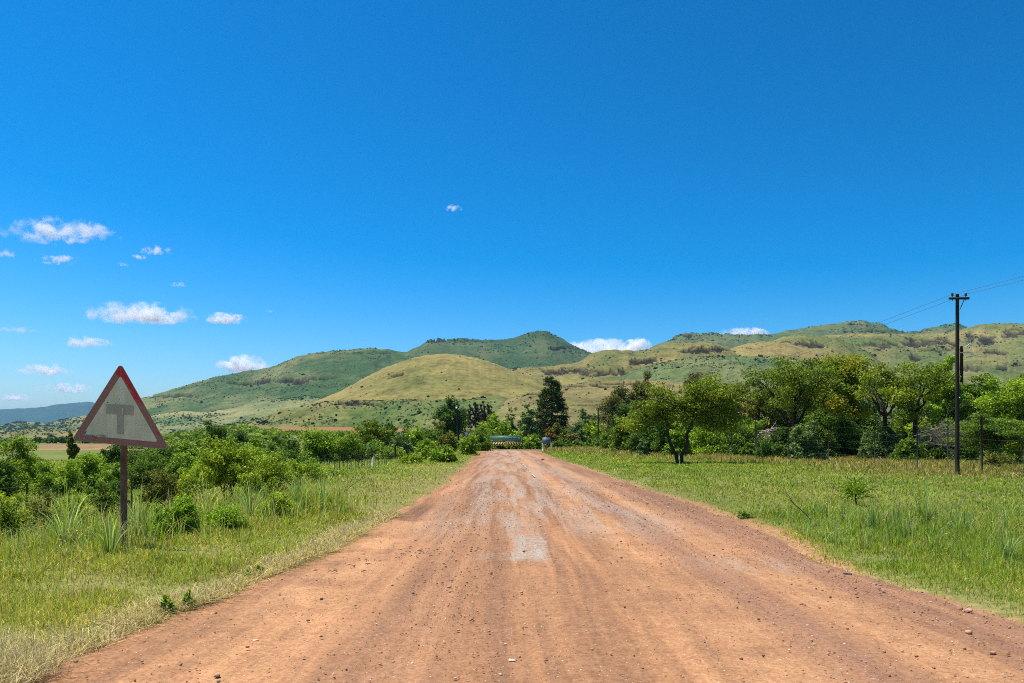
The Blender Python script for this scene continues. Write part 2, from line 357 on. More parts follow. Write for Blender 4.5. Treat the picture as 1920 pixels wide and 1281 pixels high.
hill('far_mountain', [(-260, 777), (-100, 772), (0, 768), (60, 765), (100, 760), (130, 756), (165, 753), (200, 757), (260, 768), (330, 785), (420, 800)], 9000, 7000, 800, dry=.15, green=(.024, .058, .05), dryc=(.045, .075, .055), nu=260, ns=60, seed=11, mat=FARHILL, greens=[(60, 788, 200, 6, .6)])  # albedo tinted blue-green: part of the distance haze is put into the colour
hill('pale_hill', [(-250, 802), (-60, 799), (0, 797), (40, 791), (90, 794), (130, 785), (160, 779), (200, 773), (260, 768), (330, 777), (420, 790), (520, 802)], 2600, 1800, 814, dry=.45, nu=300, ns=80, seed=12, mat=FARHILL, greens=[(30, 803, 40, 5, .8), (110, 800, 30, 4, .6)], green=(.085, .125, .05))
hill('low_hill', [(-250, 814), (0, 813), (30, 808), (60, 804), (110, 807), (150, 803), (190, 798), (250, 801), (330, 812), (430, 820)], 1500, 900, 832, dry=.4, nu=300, ns=70, seed=13, rocks=[(42, 811, 14, 3, .8), (95, 811, 14, 2, .7)])
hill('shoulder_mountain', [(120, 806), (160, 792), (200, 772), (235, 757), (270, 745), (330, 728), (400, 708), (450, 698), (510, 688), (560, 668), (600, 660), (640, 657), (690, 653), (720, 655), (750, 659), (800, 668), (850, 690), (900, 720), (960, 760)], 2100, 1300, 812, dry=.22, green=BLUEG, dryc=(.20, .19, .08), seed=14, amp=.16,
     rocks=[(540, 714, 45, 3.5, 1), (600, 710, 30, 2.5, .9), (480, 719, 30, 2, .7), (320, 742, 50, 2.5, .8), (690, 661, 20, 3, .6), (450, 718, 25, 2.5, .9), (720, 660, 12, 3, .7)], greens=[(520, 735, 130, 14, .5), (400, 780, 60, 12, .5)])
hill('spur_hill', [(200, 806), (240, 791), (290, 778), (340, 771), (390, 773), (420, 769), (460, 758), (500, 750), (540, 748), (575, 742), (620, 750), (680, 775), (740, 800)], 1450, 950, 820, dry=.38, green=(.09, .13, .05), dryc=(.25, .22, .10), seed=15, drys=[(330, 773, 60, 5, .6), (430, 770, 60, 6, .5)], greens=[(330, 790, 70, 9, .6), (560, 745, 30, 6, .7)])
hill('peak_mountain', [(600, 700), (700, 672), (760, 660), (790, 648), (806, 637), (830, 634), (870, 635), (900, 637), (940, 637), (960, 634), (985, 627), (1005, 622), (1015, 620), (1027, 622), (1045, 632), (1070, 645), (1100, 658), (1130, 672), (1180, 695), (1250, 720)], 2900, 1900, 770, dry=.18, green=(.04, .075, .028), dryc=(.115, .125, .048), seed=16, amp=.12, p=.95,
     rocks=[(830, 637, 26, 3, .7), (900, 640, 50, 1.5, .75), (1050, 653, 25, 2, .6), (965, 640, 25, 1.5, .5)], greens=[(1000, 628, 60, 6, .8), (860, 637, 70, 4, .8)])
hill('dome_hill', [(440, 815), (470, 802), (520, 784), (560, 767), (600, 750), (640, 733), (680, 711), (720, 690), (760, 675), (800, 666), (835, 663), (870, 667), (910, 675), (950, 690), (985, 705), (1010, 714), (1040, 728), (1080, 750), (1120, 775)], 950, 690, 768, dry=.62, green=(.125, .13, .038), dryc=(.225, .178, .062), seed=17, amp=.06, p=1.0, gf=.6,
     rocks=[(745, 703, 22, 4, .55), (785, 705, 15, 5, .5), (720, 707, 14, 3, .45)], greens=[(830, 720, 120, 18, .25)], drys=[(640, 738, 90, 9, .5), (790, 668, 120, 5, .4), (900, 690, 40, 8, .1)])
hill('apron_hill', [(290, 832), (330, 815), (400, 801), (450, 793), (500, 783), (540, 771), (580, 759), (620, 753), (700, 750), (800, 750), (850, 749), (900, 745), (940, 742), (970, 752), (1000, 770), (1030, 790)], 680, [(300, 600), (690, 590), (800, 420), (1000, 400)], 818, dry=.14, green=(.078, .112, .03), dryc=(.19, .165, .06), seed=18, amp=.10, p=1.3,
     rocks=[(700, 751, 30, 2, .9), (755, 751, 40, 1.8, .85), (830, 749, 60, 1.6, .8), (660, 756, 25, 3, .6), (705, 760, 14, 3, .7)], drys=[(600, 756, 80, 6, .6), (420, 803, 60, 8, .4), (720, 750, 160, 3, .3)])
hill('ledge_hill', [(860, 800), (890, 786), (920, 768), (950, 750), (990, 736), (1030, 726), (1080, 719), (1130, 716), (1180, 712), (1240, 712), (1300, 720), (1360, 735), (1420, 750), (1500, 772)], 640, 380, 815, dry=.5, green=(.12, .12, .04), dryc=(.20, .15, .066), seed=19, amp=.09, p=1.25,
     rocks=[(985, 739, 28, 2.5, .9), (1100, 724, 50, 2.2, .9), (1165, 720, 35, 2, .8), (1085, 760, 40, 1.5, .6), (1060, 768, 30, 1.5, .5)])
hill('middle_hill', [(860, 745), (900, 715), (940, 694), (980, 690), (1020, 687), (1060, 683), (1085, 680), (1100, 668), (1115, 660), (1140, 656), (1180, 657), (1200, 658), (1240, 648), (1270, 643), (1310, 641), (1345, 645), (1365, 652), (1390, 665), (1430, 690), (1500, 720)], 1300, 800, 800, dry=.45, green=(.105, .115, .036), dryc=(.21, .165, .06), seed=20, amp=.17,
     rocks=[(1080, 696, 60, 5, .75), (1140, 700, 35, 6, .8), (1205, 677, 25, 5, .75), (1335, 655, 35, 4, .95), (1300, 660, 30, 4, .7), (1020, 692, 30, 3, .5)])
hill('green_spur', [(1080, 745), (1120, 722), (1170, 704), (1200, 691), (1260, 676), (1330, 668), (1370, 668), (1420, 667), (1480, 672), (1540, 685), (1600, 700), (1700, 735)], 1000, 680, 806, dry=.22, green=(.075, .112, .04), dryc=(.185, .175, .07), seed=21, amp=.13)
hill('bald_hill', [(1260, 710), (1290, 690), (1325, 670), (1360, 657), (1400, 645), (1430, 640), (1460, 641), (1490, 648), (1530, 662), (1580, 685), (1640, 715)], 1250, 950, 800, dry=.72, green=(.13, .125, .04), dryc=(.24, .18, .066), seed=22, amp=.05, gf=.6, nu=320, ns=90, drys=[(1500, 655, 40, 8, .4)])
hill('knoll_hill', [(1380, 690), (1410, 662), (1440, 643), (1470, 631), (1500, 627), (1530, 628), (1560, 632), (1590, 642), (1640, 668), (1700, 705)], 1450, 1100, 800, dry=.5, seed=23, amp=.12, nu=320, ns=90, rocks=[(1500, 643, 30, 3.5, .75), (1530, 646, 15, 4, .7)], greens=[(1520, 645, 40, 6, .3)])
hill('plateau_hill', [(1470, 690), (1500, 655), (1530, 634), (1545, 629), (1570, 627), (1600, 625), (1650, 626), (1700, 626), (1750, 626), (1780, 625), (1800, 618), (1830, 610), (1850, 607), (1880, 606), (1920, 606), (1980, 602), (2060, 604), (2160, 615), (2300, 640)], 1800, 1100, 800, dry=.42, green=(.092, .118, .036), dryc=(.22, .175, .065), seed=24, amp=.20, nu=620,
     rocks=[(1640, 646, 45, 6, 1), (1590, 645, 25, 4, .8), (1740, 642, 45, 6, 1), (1760, 655, 30, 5, .7), (1850, 640, 16, 9, .9), (1905, 625, 22, 7, .95), (1870, 660, 20, 4, .8), (1840, 690, 40, 4, .85), (1720, 670, 20, 8, .7), (1820, 633, 8, 8, .7)], greens=[(1740, 670, 40, 14, .7), (1660, 640, 60, 6, .4), (1815, 635, 12, 14, .6)], drys=[(1600, 629, 90, 4, .7), (1800, 626, 60, 8, .5), (1860, 680, 50, 12, .4)])
hill('back_mountain', [(1120, 715), (1150, 690), (1200, 665), (1225, 650), (1240, 643), (1258, 637), (1265, 630), (1275, 626), (1295, 624), (1320, 626), (1335, 624), (1360, 627), (1440, 627), (1480, 620), (1530, 611), (1560, 607), (1600, 602), (1625, 602), (1645, 606), (1680, 618), (1700, 623), (1720, 622), (1745, 614), (1775, 609), (1795, 607), (1815, 615), (1840, 625), (1900, 640), (2000, 660)], 2600, 2000, 800, dry=.25, green=(.06, .098, .038), dryc=(.165, .16, .065), seed=25, amp=.12,
     rocks=[(1280, 629, 16, 3.5, 1), (1262, 636, 10, 3, .7), (1650, 621, 60, 1.8, .8)])
# ploughed fields
def field(name, pxs, d0, d1, col, off=.25, n=30):
    px = np.linspace(pxs[0], pxs[1], n); d = np.linspace(d0, d1, n)
    Dd, P = np.meshgrid(d, px, indexing='ij'); P = P + (Dd - d0) / (d1 - d0) * 16 + 3 * np.sin(Dd * .021)
    x = (P - CX) / F * Dd; z = zg(x, Dd) + off - .6 * (1 - smooth(np.minimum.reduce([(Dd - d0), (d1 - Dd), (P - pxs[0]) * 1.5 + 2, (pxs[1] + 16 - P) * 1.5 + 2]) / 22))
    c = mixc(np.array(col) * .85, np.array(col) * 1.25, smooth((fbm(x * .03, Dd * .12, 3) - .3) * 2.5)); c = mixc(c, (.15, .16, .05), smooth((fbm(x * .06, Dd * .05, 8) - .56) * 9) * .7)
    tag(MB().grid(np.stack([x, Dd, z], -1).reshape(-1, 3), n, n, c.reshape(-1, 3)).build(name, SOIL, sm=True), kind='structure')
field('ploughed_field', (478, 700), 240, 560, (.23, .108, .048))
field('ploughed_field', (724, 760), 240, 520, (.23, .108, .048))
field('ploughed_field', (66, 200), 185, 340, (.21, .12, .06))
# ================================================================== plants
def unit(v): return v / (np.linalg.norm(v, axis=-1, keepdims=True) + 1e-9)
def leaf_quads(r, C, L, Wd, up=.5, out=None, droop=0):
    n = len(C)
    nr = unit(r.normal(size=(n, 3)) + np.array([0, 0, up]) + (0 if out is None else out))
    t = unit(np.cross(nr, unit(r.normal(size=(n, 3))))); t[:, 2] -= droop; t = unit(t); b = unit(np.cross(nr, t))
    L = np.broadcast_to(L, (n,))[:, None]; Wd = np.broadcast_to(Wd, (n,))[:, None]
    V = np.stack([C - t * L / 2, C + b * Wd / 2 - nr * Wd * .18, C + t * L / 2, C - b * Wd / 2 - nr * Wd * .18], 1)
    return V.reshape(-1, 3), np.arange(4 * n).reshape(-1, 4)
def pal_pick(r, pal, n, cl=None, ncl=1, jit=.16):
    """a colour per leaf: its clump's own hue plus the leaf's variation"""
    pal = np.array(pal); k = len(pal)
    base = r.random(ncl) if cl is not None else r.random(n)
    tt = base[cl] if cl is not None else base
    tt = np.clip(tt + r.normal(size=n) * .22, 0, .999) * (k - 1)
    i = np.minimum(tt.astype(int), k - 2); f = (tt - i)[:, None]
    c = pal[i] * (1 - f) + pal[i + 1] * f
    return np.clip(c * np.exp(r.normal(size=(n, 1)) * jit), .004, .9)
PAL = dict(
    bright=[(.075, .135, .018), (.12, .20, .026), (.17, .26, .034)],
    fresh=[(.09, .15, .018), (.15, .22, .024), (.22, .28, .03)],
    mid=[(.04, .085, .018), (.065, .12, .022), (.10, .16, .03)],
    dark=[(.022, .05, .014), (.035, .072, .018), (.055, .10, .025)],
    acacia=[(.045, .08, .014), (.08, .122, .018), (.13, .175, .026)],
    olive=[(.055, .07, .02), (.085, .10, .028), (.12, .135, .04)],
    grey=[(.085, .095, .05), (.12, .125, .07), (.17, .165, .095)],
    bluegreen=[(.045, .09, .045), (.075, .13, .07), (.12, .18, .11)],
    flower=[(.09, .15, .02), (.15, .20, .025), (.27, .27, .045)],
    conifer=[(.016, .036, .014), (.026, .055, .018), (.045, .085, .025)],
    rust=[(.12, .07, .03), (.17, .10, .04), (.13, .12, .04)],
    weed=[(.11, .21, .018), (.16, .29, .025), (.22, .36, .035)])
_s = dict(acacia=1.75, fresh=1.65, bright=1.65, dark=1.8, conifer=1.3, flower=1.3, grey=1.2, rust=1.2, weed=1.3)
PAL = {k: [tuple(x * _s.get(k, 1.55) * m_ for x, m_ in zip(c, (1.05, 1.0, .55))) for c in v] for k, v in PAL.items()}
# style: clumps, clump radius (of half width), flatness, leaf px, coverage, palette, crown base (of height), limbs shown, up bias, outline
ST = dict(
    bush=dict(n=34, cr=.27, fl=.8, lp=2.2, cov=4.2, base=.04, top=1, shape='dome'),
    lush=dict(n=46, cr=.20, fl=.8, lp=2.6, cov=4.2, base=.03, top=1, shape='dome'),
    loose=dict(n=26, cr=.22, fl=.9, lp=2.4, cov=2.6, base=.08, top=1, shape='dome'),
    tree=dict(n=34, cr=.25, fl=.75, lp=2.3, cov=3.4, base=.30, top=1, shape='round'),
    acacia=dict(n=36, cr=.19, fl=.5, lp=2.4, cov=1.8, base=.36, top=1, shape='umbrella'),
    gum=dict(n=22, cr=.26, fl=1.0, lp=1.9, cov=2.6, base=.25, top=1, shape='round'),
    layered=dict(n=26, cr=.34, fl=.22, lp=1.9, cov=3.0, base=.22, top=1, shape='umbrella'))
def crown_points(r, shape, n, base, H, hw, lobes=None):
    P = []; gap = 1.25 * hw / math.sqrt(n); tries = 0
    while len(P) < n and tries < 6000:
        tries += 1
        if lobes:
            lx, lz, rx, rz = lobes[r.integers(len(lobes))]
            v = unit(r.normal(size=3)) * r.random() ** .45
            p = np.array([(lx + v[0] * rx) * hw, v[1] * rx * hw, (lz + v[2] * rz) * H])
        else:
            v = unit(r.normal(size=3)) * r.random() ** .4
            c = .5 * (1 + base) if shape == 'round' else (base + .62 * (1 - base) if shape == 'umbrella' else base)
            hz = (1 - c) if v[2] > 0 else (c - base)
            if shape == 'dome':
                v[2] = abs(v[2]); hz = 1 - base
            p = np.array([v[0] * hw, v[1] * hw, (c + v[2] * hz) * H])
            p[:2] *= 1 + .25 * (fbm(np.array([math.atan2(v[1], v[0]) * 1.3 + 9]), np.array([v[2] * 2.]), int(r.integers(99)))[0] - .5)
        if all(np.sum((p - q) ** 2) > (gap * (.97 ** (tries / 60))) ** 2 for q in P): P.append(p)
    return np.array(P)
def limbs(m, r, base_pts, base_r, tips, fork, col, sub=5, n=6, tipr=.006, wob=.10):
    """trunk(s) from base to fork, main limbs to groups of tips, branches to each tip"""
    T = np.asarray(tips); k = max(2, min(sub, len(T) // 3))
    cen = T[r.choice(len(T), k, replace=False)]
    for _ in range(4):
        a = ((T[:, None] - cen[None]) ** 2).sum(-1).argmin(1)
        cen = np.array([T[a == i].mean(0) if (a == i).any() else cen[i] for i in range(k)])
    m.tube(base_pts, np.linspace(base_r, base_r * .72, len(base_pts)), n, col)
    f = np.array(base_pts[-1])
    for i in range(k):
        g = T[a == i]
        if not len(g): continue
        mid = f + (cen[i] - f) * .62; ln = np.linalg.norm(mid - f); s = np.linspace(0, 1, 6)[:, None]
        bow = np.array([0, 0, .12 * ln]) * (s * (1 - s) * 4)
        P = f + (mid - f) * s - bow * .6 + r.normal(size=(6, 3)) * wob * ln * .35 * np.sin(np.pi * s)
        rr = base_r * .55; m.tube(P, np.linspace(rr, rr * .5, 6), n - 1, col, cap=False)
        for tpt in g:
            q = P[-1] if r.random() < .7 else P[3]
            l2 = np.linalg.norm(tpt - q); s2 = np.linspace(0, 1, 5)[:, None]
            Q = q + (tpt - q) * s2 + r.normal(size=(5, 3)) * wob * l2 * .3 * np.sin(np.pi * s2)
            m.tube(Q, np.linspace(rr * .42, tipr, 5), 4, col, cap=False)
def foliage(m, r, tips, hw, H, d, st, pal, mult=1.0, up=.9, minL=.0):
    P = np.asarray(tips); s_px = 768.0 / d
    L = max(st['lp'] / s_px, .035, minL); Wd = L * .5
    area = (2 * hw) * H * (1 - st['base'] * .8) * .8 * s_px ** 2
    n = int(min(max(2.1 * area * st['cov'] * mult / (.5 * (L * s_px) ** 2 * .5), 160), 60000))
    cl = r.integers(len(P), size=n)
    v = unit(r.normal(size=(n, 3))) * (r.random((n, 1)) ** .42)
    R = st['cr'] * 1.12 * hw * (.75 + .6 * r.random(len(P)))[cl][:, None]
    C = P[cl] + v * R * np.array([1, 1, st['fl']])
    core = r.random(n) < .36                                        # inner leaves fill the crown behind its outer clumps
    axis = np.array([P[:, 0].mean() * .6, 0, P[:, 2].mean()]); C[core] = axis + (P[cl[core]] - axis) * (r.random((core.sum(), 1)) ** .6 * .95) + r.normal(size=(core.sum(), 3)) * hw * .07
    C[:, 2] = np.maximum(C[:, 2], .02)
    V, f = leaf_quads(r, C, L * np.exp(r.normal(size=n) * .25), Wd * np.exp(r.normal(size=n) * .25), up, out=v * .5)
    m.add(V, f, np.repeat(pal_pick(r, PAL[pal] if isinstance(pal, str) else pal, n, cl, len(P)), 4, axis=0))
SEED = [100]
def plant(name, style, pal, px, top, wpx, d, label, cat=None, group=None, seed=None, mult=1.0, bark=(.085, .062, .045), lobes=None, lean=0, trunk=None, tw=None, sink=0, up=1.2, base=None, part='crown', forks=None):
    """a tree or bush: Empty at its foot > trunk (or stems), crown"""
    SEED[0] += 1; r = rs(seed or SEED[0])
    st = dict(ST[style]);
    if base is not None: st['base'] = base
    x = gx(px, d); z0 = zg1(x, d) - sink; H = pz(top, d) - z0; hw = wpx * d / F / 2
    root = empty(name, (x, d, z0), label, cat or ('tree' if 'tree' in name else 'bush'), group)
    H2 = H / (1 + .0)
    tips = crown_points(r, st['shape'], int(st['n'] * 1.35), st['base'], H2 * .95, hw * .88, lobes)
    far = d > 200
    rr_ = st['cr'] * 1.12 * hw                                       # the crown reaches exactly the height and width asked for
    if style != 'layered': 
        zt = tips[:, 2].max() + rr_ * st['fl'] * .85; zb0 = tips[:, 2].min(); tips[:, 2] = zb0 + (tips[:, 2] - zb0) * max(H2 - zb0 - rr_ * st['fl'] * .85, .3 * H2) / max(zt - zb0 - rr_ * st['fl'] * .85, .01)
    wx_ = np.abs(tips[:, 0]).max() + rr_ * .8; tips[:, :2] *= min(max((hw * 1.02 - rr_ * .8) / max(wx_ - rr_ * .8, .01), .6), 1.5)
    m = MB(); fork = np.array([lean * hw, 0, max(st['base'] * .75, .12) * H2])
    tr = trunk or max(.035, .022 * H2 + .008 * hw)
    if style in ('bush', 'lush', 'loose'):
        for kk in range(3 if d < 120 else 1):
            e = tips[r.integers(len(tips))] * np.array([.35, .35, .3]); e[2] = max(e[2], .15 * H2)
            sub_t = tips[r.permutation(len(tips))[: max(6, len(tips) // 3)]]
            b0 = np.array([r.normal() * .06 * hw, r.normal() * .06 * hw, -.05])
            limbs(m, r, [b0, b0 * .5 + e * .5, e], tr * .6, sub_t, None, bark, sub=3, n=5)
    else:
        for (bx, fx, fz) in (forks or [(0, lean, fork[2] / H2)]):
            b0 = np.array([bx * hw, 0, -.1]); f1 = np.array([fx * hw, 0, fz * H2])
            s = np.linspace(0, 1, 6)[:, None]
            P = b0 + (f1 - b0) * s + r.normal(size=(6, 3)) * .03 * H2 * np.sin(np.pi * s) * np.array([1, 1, .2])
            tt = tips if not forks else tips[np.argsort(np.abs(tips[:, 0] - fx * hw * 1.4))[: int(len(tips) * .62)]]
            limbs(m, r, list(P), tr, tt, f1, bark, sub=5 if not far else 3, n=7 if d < 80 else 5)
    m.build('trunk' if 'tree' in name else 'stem', BARK, root, sm=True)
    c = MB(); foliage(c, r, tips, hw, H2, d, st, pal, mult, up)
    c.build(part, LEAF, root)
    return root
# ================================================================== trees and bushes, one by one
B = lambda *a, **k: plant('bush', *a, cat='bush', **k)
T = lambda *a, **k: plant('tree', *a, cat='tree', **k)
# --- beyond the fence beside the warning sign
B('bush', 'fresh', 30, 815, 96, 36, 'big round yellow-green bush standing alone beyond the fence beside grey-green reeds')
B('bush', 'bright', 108, 858, 92, 30, 'low bright bush between the round yellow-green bush and the small dark sapling')
B('bush', 'bright', 168, 848, 76, 32, 'bright bush just under the warning sign, below the brown field')
T('tree', 'dark', 222, 828, 62, 55, 'small dark tree half hidden behind the warning sign and its post')
B('bush', 'bright', 214, 866, 60, 29, 'bush directly behind the rusty post of the warning sign')
B('bush', 'mid', 284, 842, 92, 33, 'dense rounded bush under the lower corner of the warning sign', mult=1.1)
B('bush', 'bright', 345, 846, 70, 42, 'mid green bush between the warning sign corner and the tall yellowish shrub')
B('loose', 'fresh', 12, 918, 110, 13.5, 'sprawling creeper-like shrub over the fence at the frame edge', mult=.5)
B('loose', 'olive', 78, 912, 90, 15.5, 'sprawling light green shrub behind the thin black fence post', mult=.5)
B('loose', 'fresh', 142, 920, 80, 15, 'leafy shrub between the black fence post and the warning sign post', mult=.5)
B('loose', 'mid', 200, 898, 70, 17, 'small loose shrub behind tall grass next to the warning sign post')
B('loose', 'olive', 300, 880, 90, 18, 'olive shrub over the fence between sign post and tall yellowish shrub')
plant('tree', 'lush', 'fresh', 425, 818, 135, 18.5, 'tall yellowish-green shrub tree with forked dark stem beside the tall grass', base=.32, trunk=.05, mult=.9, forks=[(-.25, -.3, .38), (-.2, .25, .36)], bark=(.045, .035, .028))
B('loose', 'fresh', 352, 862, 86, 19.5, 'sparse yellow-green shrub leaning against the tall yellowish shrub tree', mult=1.3)
B('bush', 'fresh', 506, 846, 92, 21, 'bushy shrub with dark stems adjoining the tall yellowish shrub tree')
B('loose', 'fresh', 468, 884, 70, 17.5, 'low shrub in the shade below the tall yellowish shrub tree')
B('bush', 'fresh', 566, 858, 92, 28, 'spreading light bush in front of the long dense hedge bush')
B('loose', 'bright', 622, 872, 60, 31, 'low light bush at the start of the wire fence stakes')
B('bush', 'mid', 330, 858, 60, 27, 'small mid green bush behind the olive shrub on the fence')
T('bush', 'dark', 408, 787, 62, 85, 'dark round-headed tree rising above the bushes below the pale spur', bark=(.04, .03, .025))
for a in [(352, 822, 58, 90, 'bright', 'flat green thicket bush under the pale grassy slope beside the sign'),
          (450, 806, 56, 105, 'dark', 'dark thicket bush just behind the round-headed dark tree'),
          (478, 818, 56, 78, 'bright', 'green thicket bush at the near corner of the ploughed field'),
          (444, 828, 56, 64, 'dark', 'dark low bush in front of the round-headed dark tree'),
          (512, 826, 60, 66, 'mid', 'green bush directly below the ploughed field, before the long hedge'),
          (548, 822, 44, 72, 'dark', 'small dark bush at the end of the long dense hedge bush')]:
    B('bush', a[4], *a[:4], a[5])
B('bush', 'bright', 598, 803, 84, 60, 'long dense hedge bush in front of the ploughed field', mult=1.1)
B('bush', 'bright', 648, 806, 66, 60, 'dense bush forming the rounded end of the long hedge')
T('acacia', 'acacia', 698, 788, 84, 78, 'flat-topped olive-green tree between the two parts of the ploughed field', base=.12, mult=1.3)
T('tree', 'dark', 732, 792, 50, 82, 'darker round tree next to the flat-topped olive-green tree', base=.12)
B('bush', 'bright', 705, 822, 50, 70, 'small bright bush below the flat-topped olive-green tree')
B('lush', 'bluegreen', 752, 812, 54, 66, 'bluish-green bush behind the far end of the wire fence')
B('lush', 'bright', 778, 797, 66, 74, 'tall leafy bush behind the bright roadside bushes')
B('bush', 'mid', 812, 800, 52, 92, 'mid green bush beneath the big dark broad tree')
B('bush', 'dark', 768, 790, 56, 98, 'dark bush whose top meets the second brown field patch')
B('bush', 'olive', 840, 808, 46, 86, 'olive bush at the foot of the leaning pole with a white top')
B('bush', 'bright', 800, 822, 56, 52, 'dark-sided leafy bush at the end of the stake fence', mult=1.1)
B('lush', 'bright', 832, 834, 62, 47, 'bright roadside bush spilling onto the mown bank', mult=1.1)
B('loose', 'fresh', 775, 848, 50, 44, 'small light bush at the edge of the mown bank')
B('bush', 'bright', 880, 815, 40, 68, 'spiky bush at the road edge hiding the foot of the yield sign')
B('bush', 'mid', 902, 812, 44, 92, 'small green bush between the yield sign and the direction board')
T('tree', 'dark', 848, 742, 72, 150, 'big dark broad tree behind the leaning pole with a white top', base=.1, mult=1.2)
B('bush', 'olive', 822, 788, 40, 140, 'small olive bush beside the big dark broad tree')
for i, px in enumerate((882, 891, 899, 907, 915, 922)):
    T('gum', [(.05, .045, .03), (.075, .055, .04), (.09, .075, .05)], px, (758, 754, 757, 753, 758, 762)[i], 13, 270 + 6 * (i % 3), 'tall slim brown-stemmed gum in the stand below the dome hill', group='gum trees in the stand below the dome hill', bark=(.10, .07, .055), base=.1, mult=1.5)
T('lush', 'bright', 930, 773, 88, 114, 'round bright lime-green tree behind the green direction board', base=.1, mult=1.15)
T('lush', 'bluegreen', 962, 764, 34, 138, 'slender loose tree between the lime-green tree and the leafy bluish tree', mult=.6)
T('lush', 'bluegreen', 990, 757, 46, 126, 'tall leafy bluish-green tree beside the dark conifer', base=.1, mult=.8)
for a in [(898, 806, 46, 108, 'mid', 'bush at the end of the direction board nearest the yield sign'),
          (930, 808, 50, 106, 'mid', 'bush behind the yellow numbers of the direction board'),
          (968, 806, 56, 106, 'bright', 'bright hedge bush behind the white lettering of the direction board'),
          (1002, 812, 44, 104, 'bright', 'bright bush between the direction board and the dark blue board'),
          (992, 826, 26, 101, 'mid', 'low dark bush at the end of the chevron board'),
          (1046, 792, 42, 112, 'olive', 'olive bush in front of the dark conifer, above the dark blue board'),
          (1050, 820, 36, 98, 'mid', 'low bush just beyond the white posts of the dark blue board'),
          (1072, 806, 40, 112, 'grey', 'greyish half-bare bush between dark blue board and telephone pole'),
          (1084, 790, 44, 122, 'bluegreen', 'bluish-green bush behind the greyish half-bare bush'),
          (1030, 803, 34, 106, 'rust', 'small rust-tinged bush directly above the dark blue board')]:
    B('lush' if a[4] == 'bright' else 'bush', a[4], *a[:4], a[5])
T('lush', 'bluegreen', 1102, 766, 60, 142, 'bluish leafy tree behind the far telephone pole', base=.1)
B('lush', 'fresh', 1114, 788, 60, 131, 'yellow-green rounded bush at the foot of the far telephone pole')
T('gum', 'grey', 1152, 722, 74, 136, 'grey-brown gum with lumpy crown above the far telephone pole', mult=1.3, base=.15)
T('gum', 'grey', 1208, 695, 62, 140, 'tallest grey gum rising behind the twin-stemmed tree', mult=1.2, base=.2)
T('gum', [(.09, .075, .03), (.13, .10, .04), (.16, .14, .05)], 1306, 698, 76, 100, 'brownish gum crown showing between the two halves of the twin-stemmed tree', mult=1.2)
# --- along the fence beyond the mown meadow
B('bush', 'acacia', 1172, 778, 62, 74, 'olive-yellow bush at the near edge of the dark thicket')
B('bush', 'dark', 1212, 768, 86, 66, 'large dark thicket bush behind the twin-stemmed tree', mult=1.2)
B('bush', 'mid', 1146, 804, 46, 86, 'low green bush at the yellow strainer block')
B('lush', 'bluegreen', 1206, 822, 26, 58, 'small leafy plant before the dark thicket bush')
B('bush', 'dark', 1252, 772, 70, 62, 'dark thicket bush seen between the two stems of the twin-stemmed tree')
B('lush', 'bright', 1272, 790, 58, 55, 'sunny green bush framed by the two stems of the twin-stemmed tree')
T('acacia', 'acacia', 1281, 699, 232, 43, 'twin-stemmed thorn tree standing alone on the mown meadow', mult=1.15, trunk=.105, base=.34,
  forks=[(-.09, -.30, .56), (-.02, .14, .54)], bark=(.035, .028, .022),
  lobes=[(-.35, .84, .30, .13), (-.62, .58, .34, .14), (-.25, .62, .28, .12), (.10, .66, .25, .14), (.50, .86, .38, .13), (.55, .62, .36, .15), (.30, .52, .3, .12), (.78, .70, .2, .16), (.74, .50, .24, .15), (.48, .47, .26, .12), (-.72, .50, .24, .12), (.30, .88, .25, .11)], tw=1)
T('acacia', 'olive', 1366, 716, 96, 62, 'olive drooping tree directly behind the twin-stemmed tree', base=.2)
B('bush', 'bright', 1326, 796, 92, 57, 'leafy bush behind the orange leaning fence brace', mult=1.1)
B('bush', 'mid', 1384, 790, 80, 55, 'mid green bush between the orange brace and the tall thin fence post')
T('acacia', 'olive', 1432, 720, 84, 64, 'small olive tree in the gap before the wide dark-limbed thorn tree', base=.25)
B('lush', 'bright', 1420, 786, 76, 56, 'bright bush behind the tall thin fence post')
T('acacia', 'acacia', 1488, 667, 190, 50, 'wide thorn tree with dark crooked limbs next to the yellow-flowering tree', mult=1.0, trunk=.2, base=.42, bark=(.03, .024, .02))
T('tree', 'flower', 1586, 665, 142, 55, 'tree tipped with yellow blossom at the top of the wood', mult=1.15, base=.3, trunk=.2, forks=[(-.52, -.1, .4), (.05, .2, .4)], bark=(.07, .045, .035))
T('acacia', 'acacia', 1690, 679, 176, 46, 'big open thorn tree with black forked limbs beside the dead branches', mult=1.0, trunk=.17, base=.42, forks=[(.1, -.35, .45), (.12, .3, .48)], bark=(.03, .024, .02))
T('lush', 'bright', 1764, 666, 116, 57, 'bright glossy-leaved tree with upright tips behind the telephone pole', base=.2)
T('acacia', 'mid', 1838, 702, 104, 62, 'mid green thorn tree beyond the telephone pole', base=.3, mult=1.3)
T('tree', 'bright', 1898, 704, 120, 52, 'bright green tree at the frame edge above the layered shrub', base=.2)
T('tree', 'mid', 1962, 690, 130, 56, 'green tree cut by the frame edge at the end of the wood', base=.15)
plant('bush', 'layered', 'mid', 1850, 772, 132, 38, 'flat-layered thorn shrub between telephone pole and thick fence post', cat='bush', mult=1.3)
plant('bush', 'layered', 'bright', 1912, 780, 90, 40, 'flat-layered shrub cut by the frame edge beside the thick fence post', cat='bush', mult=1.2)
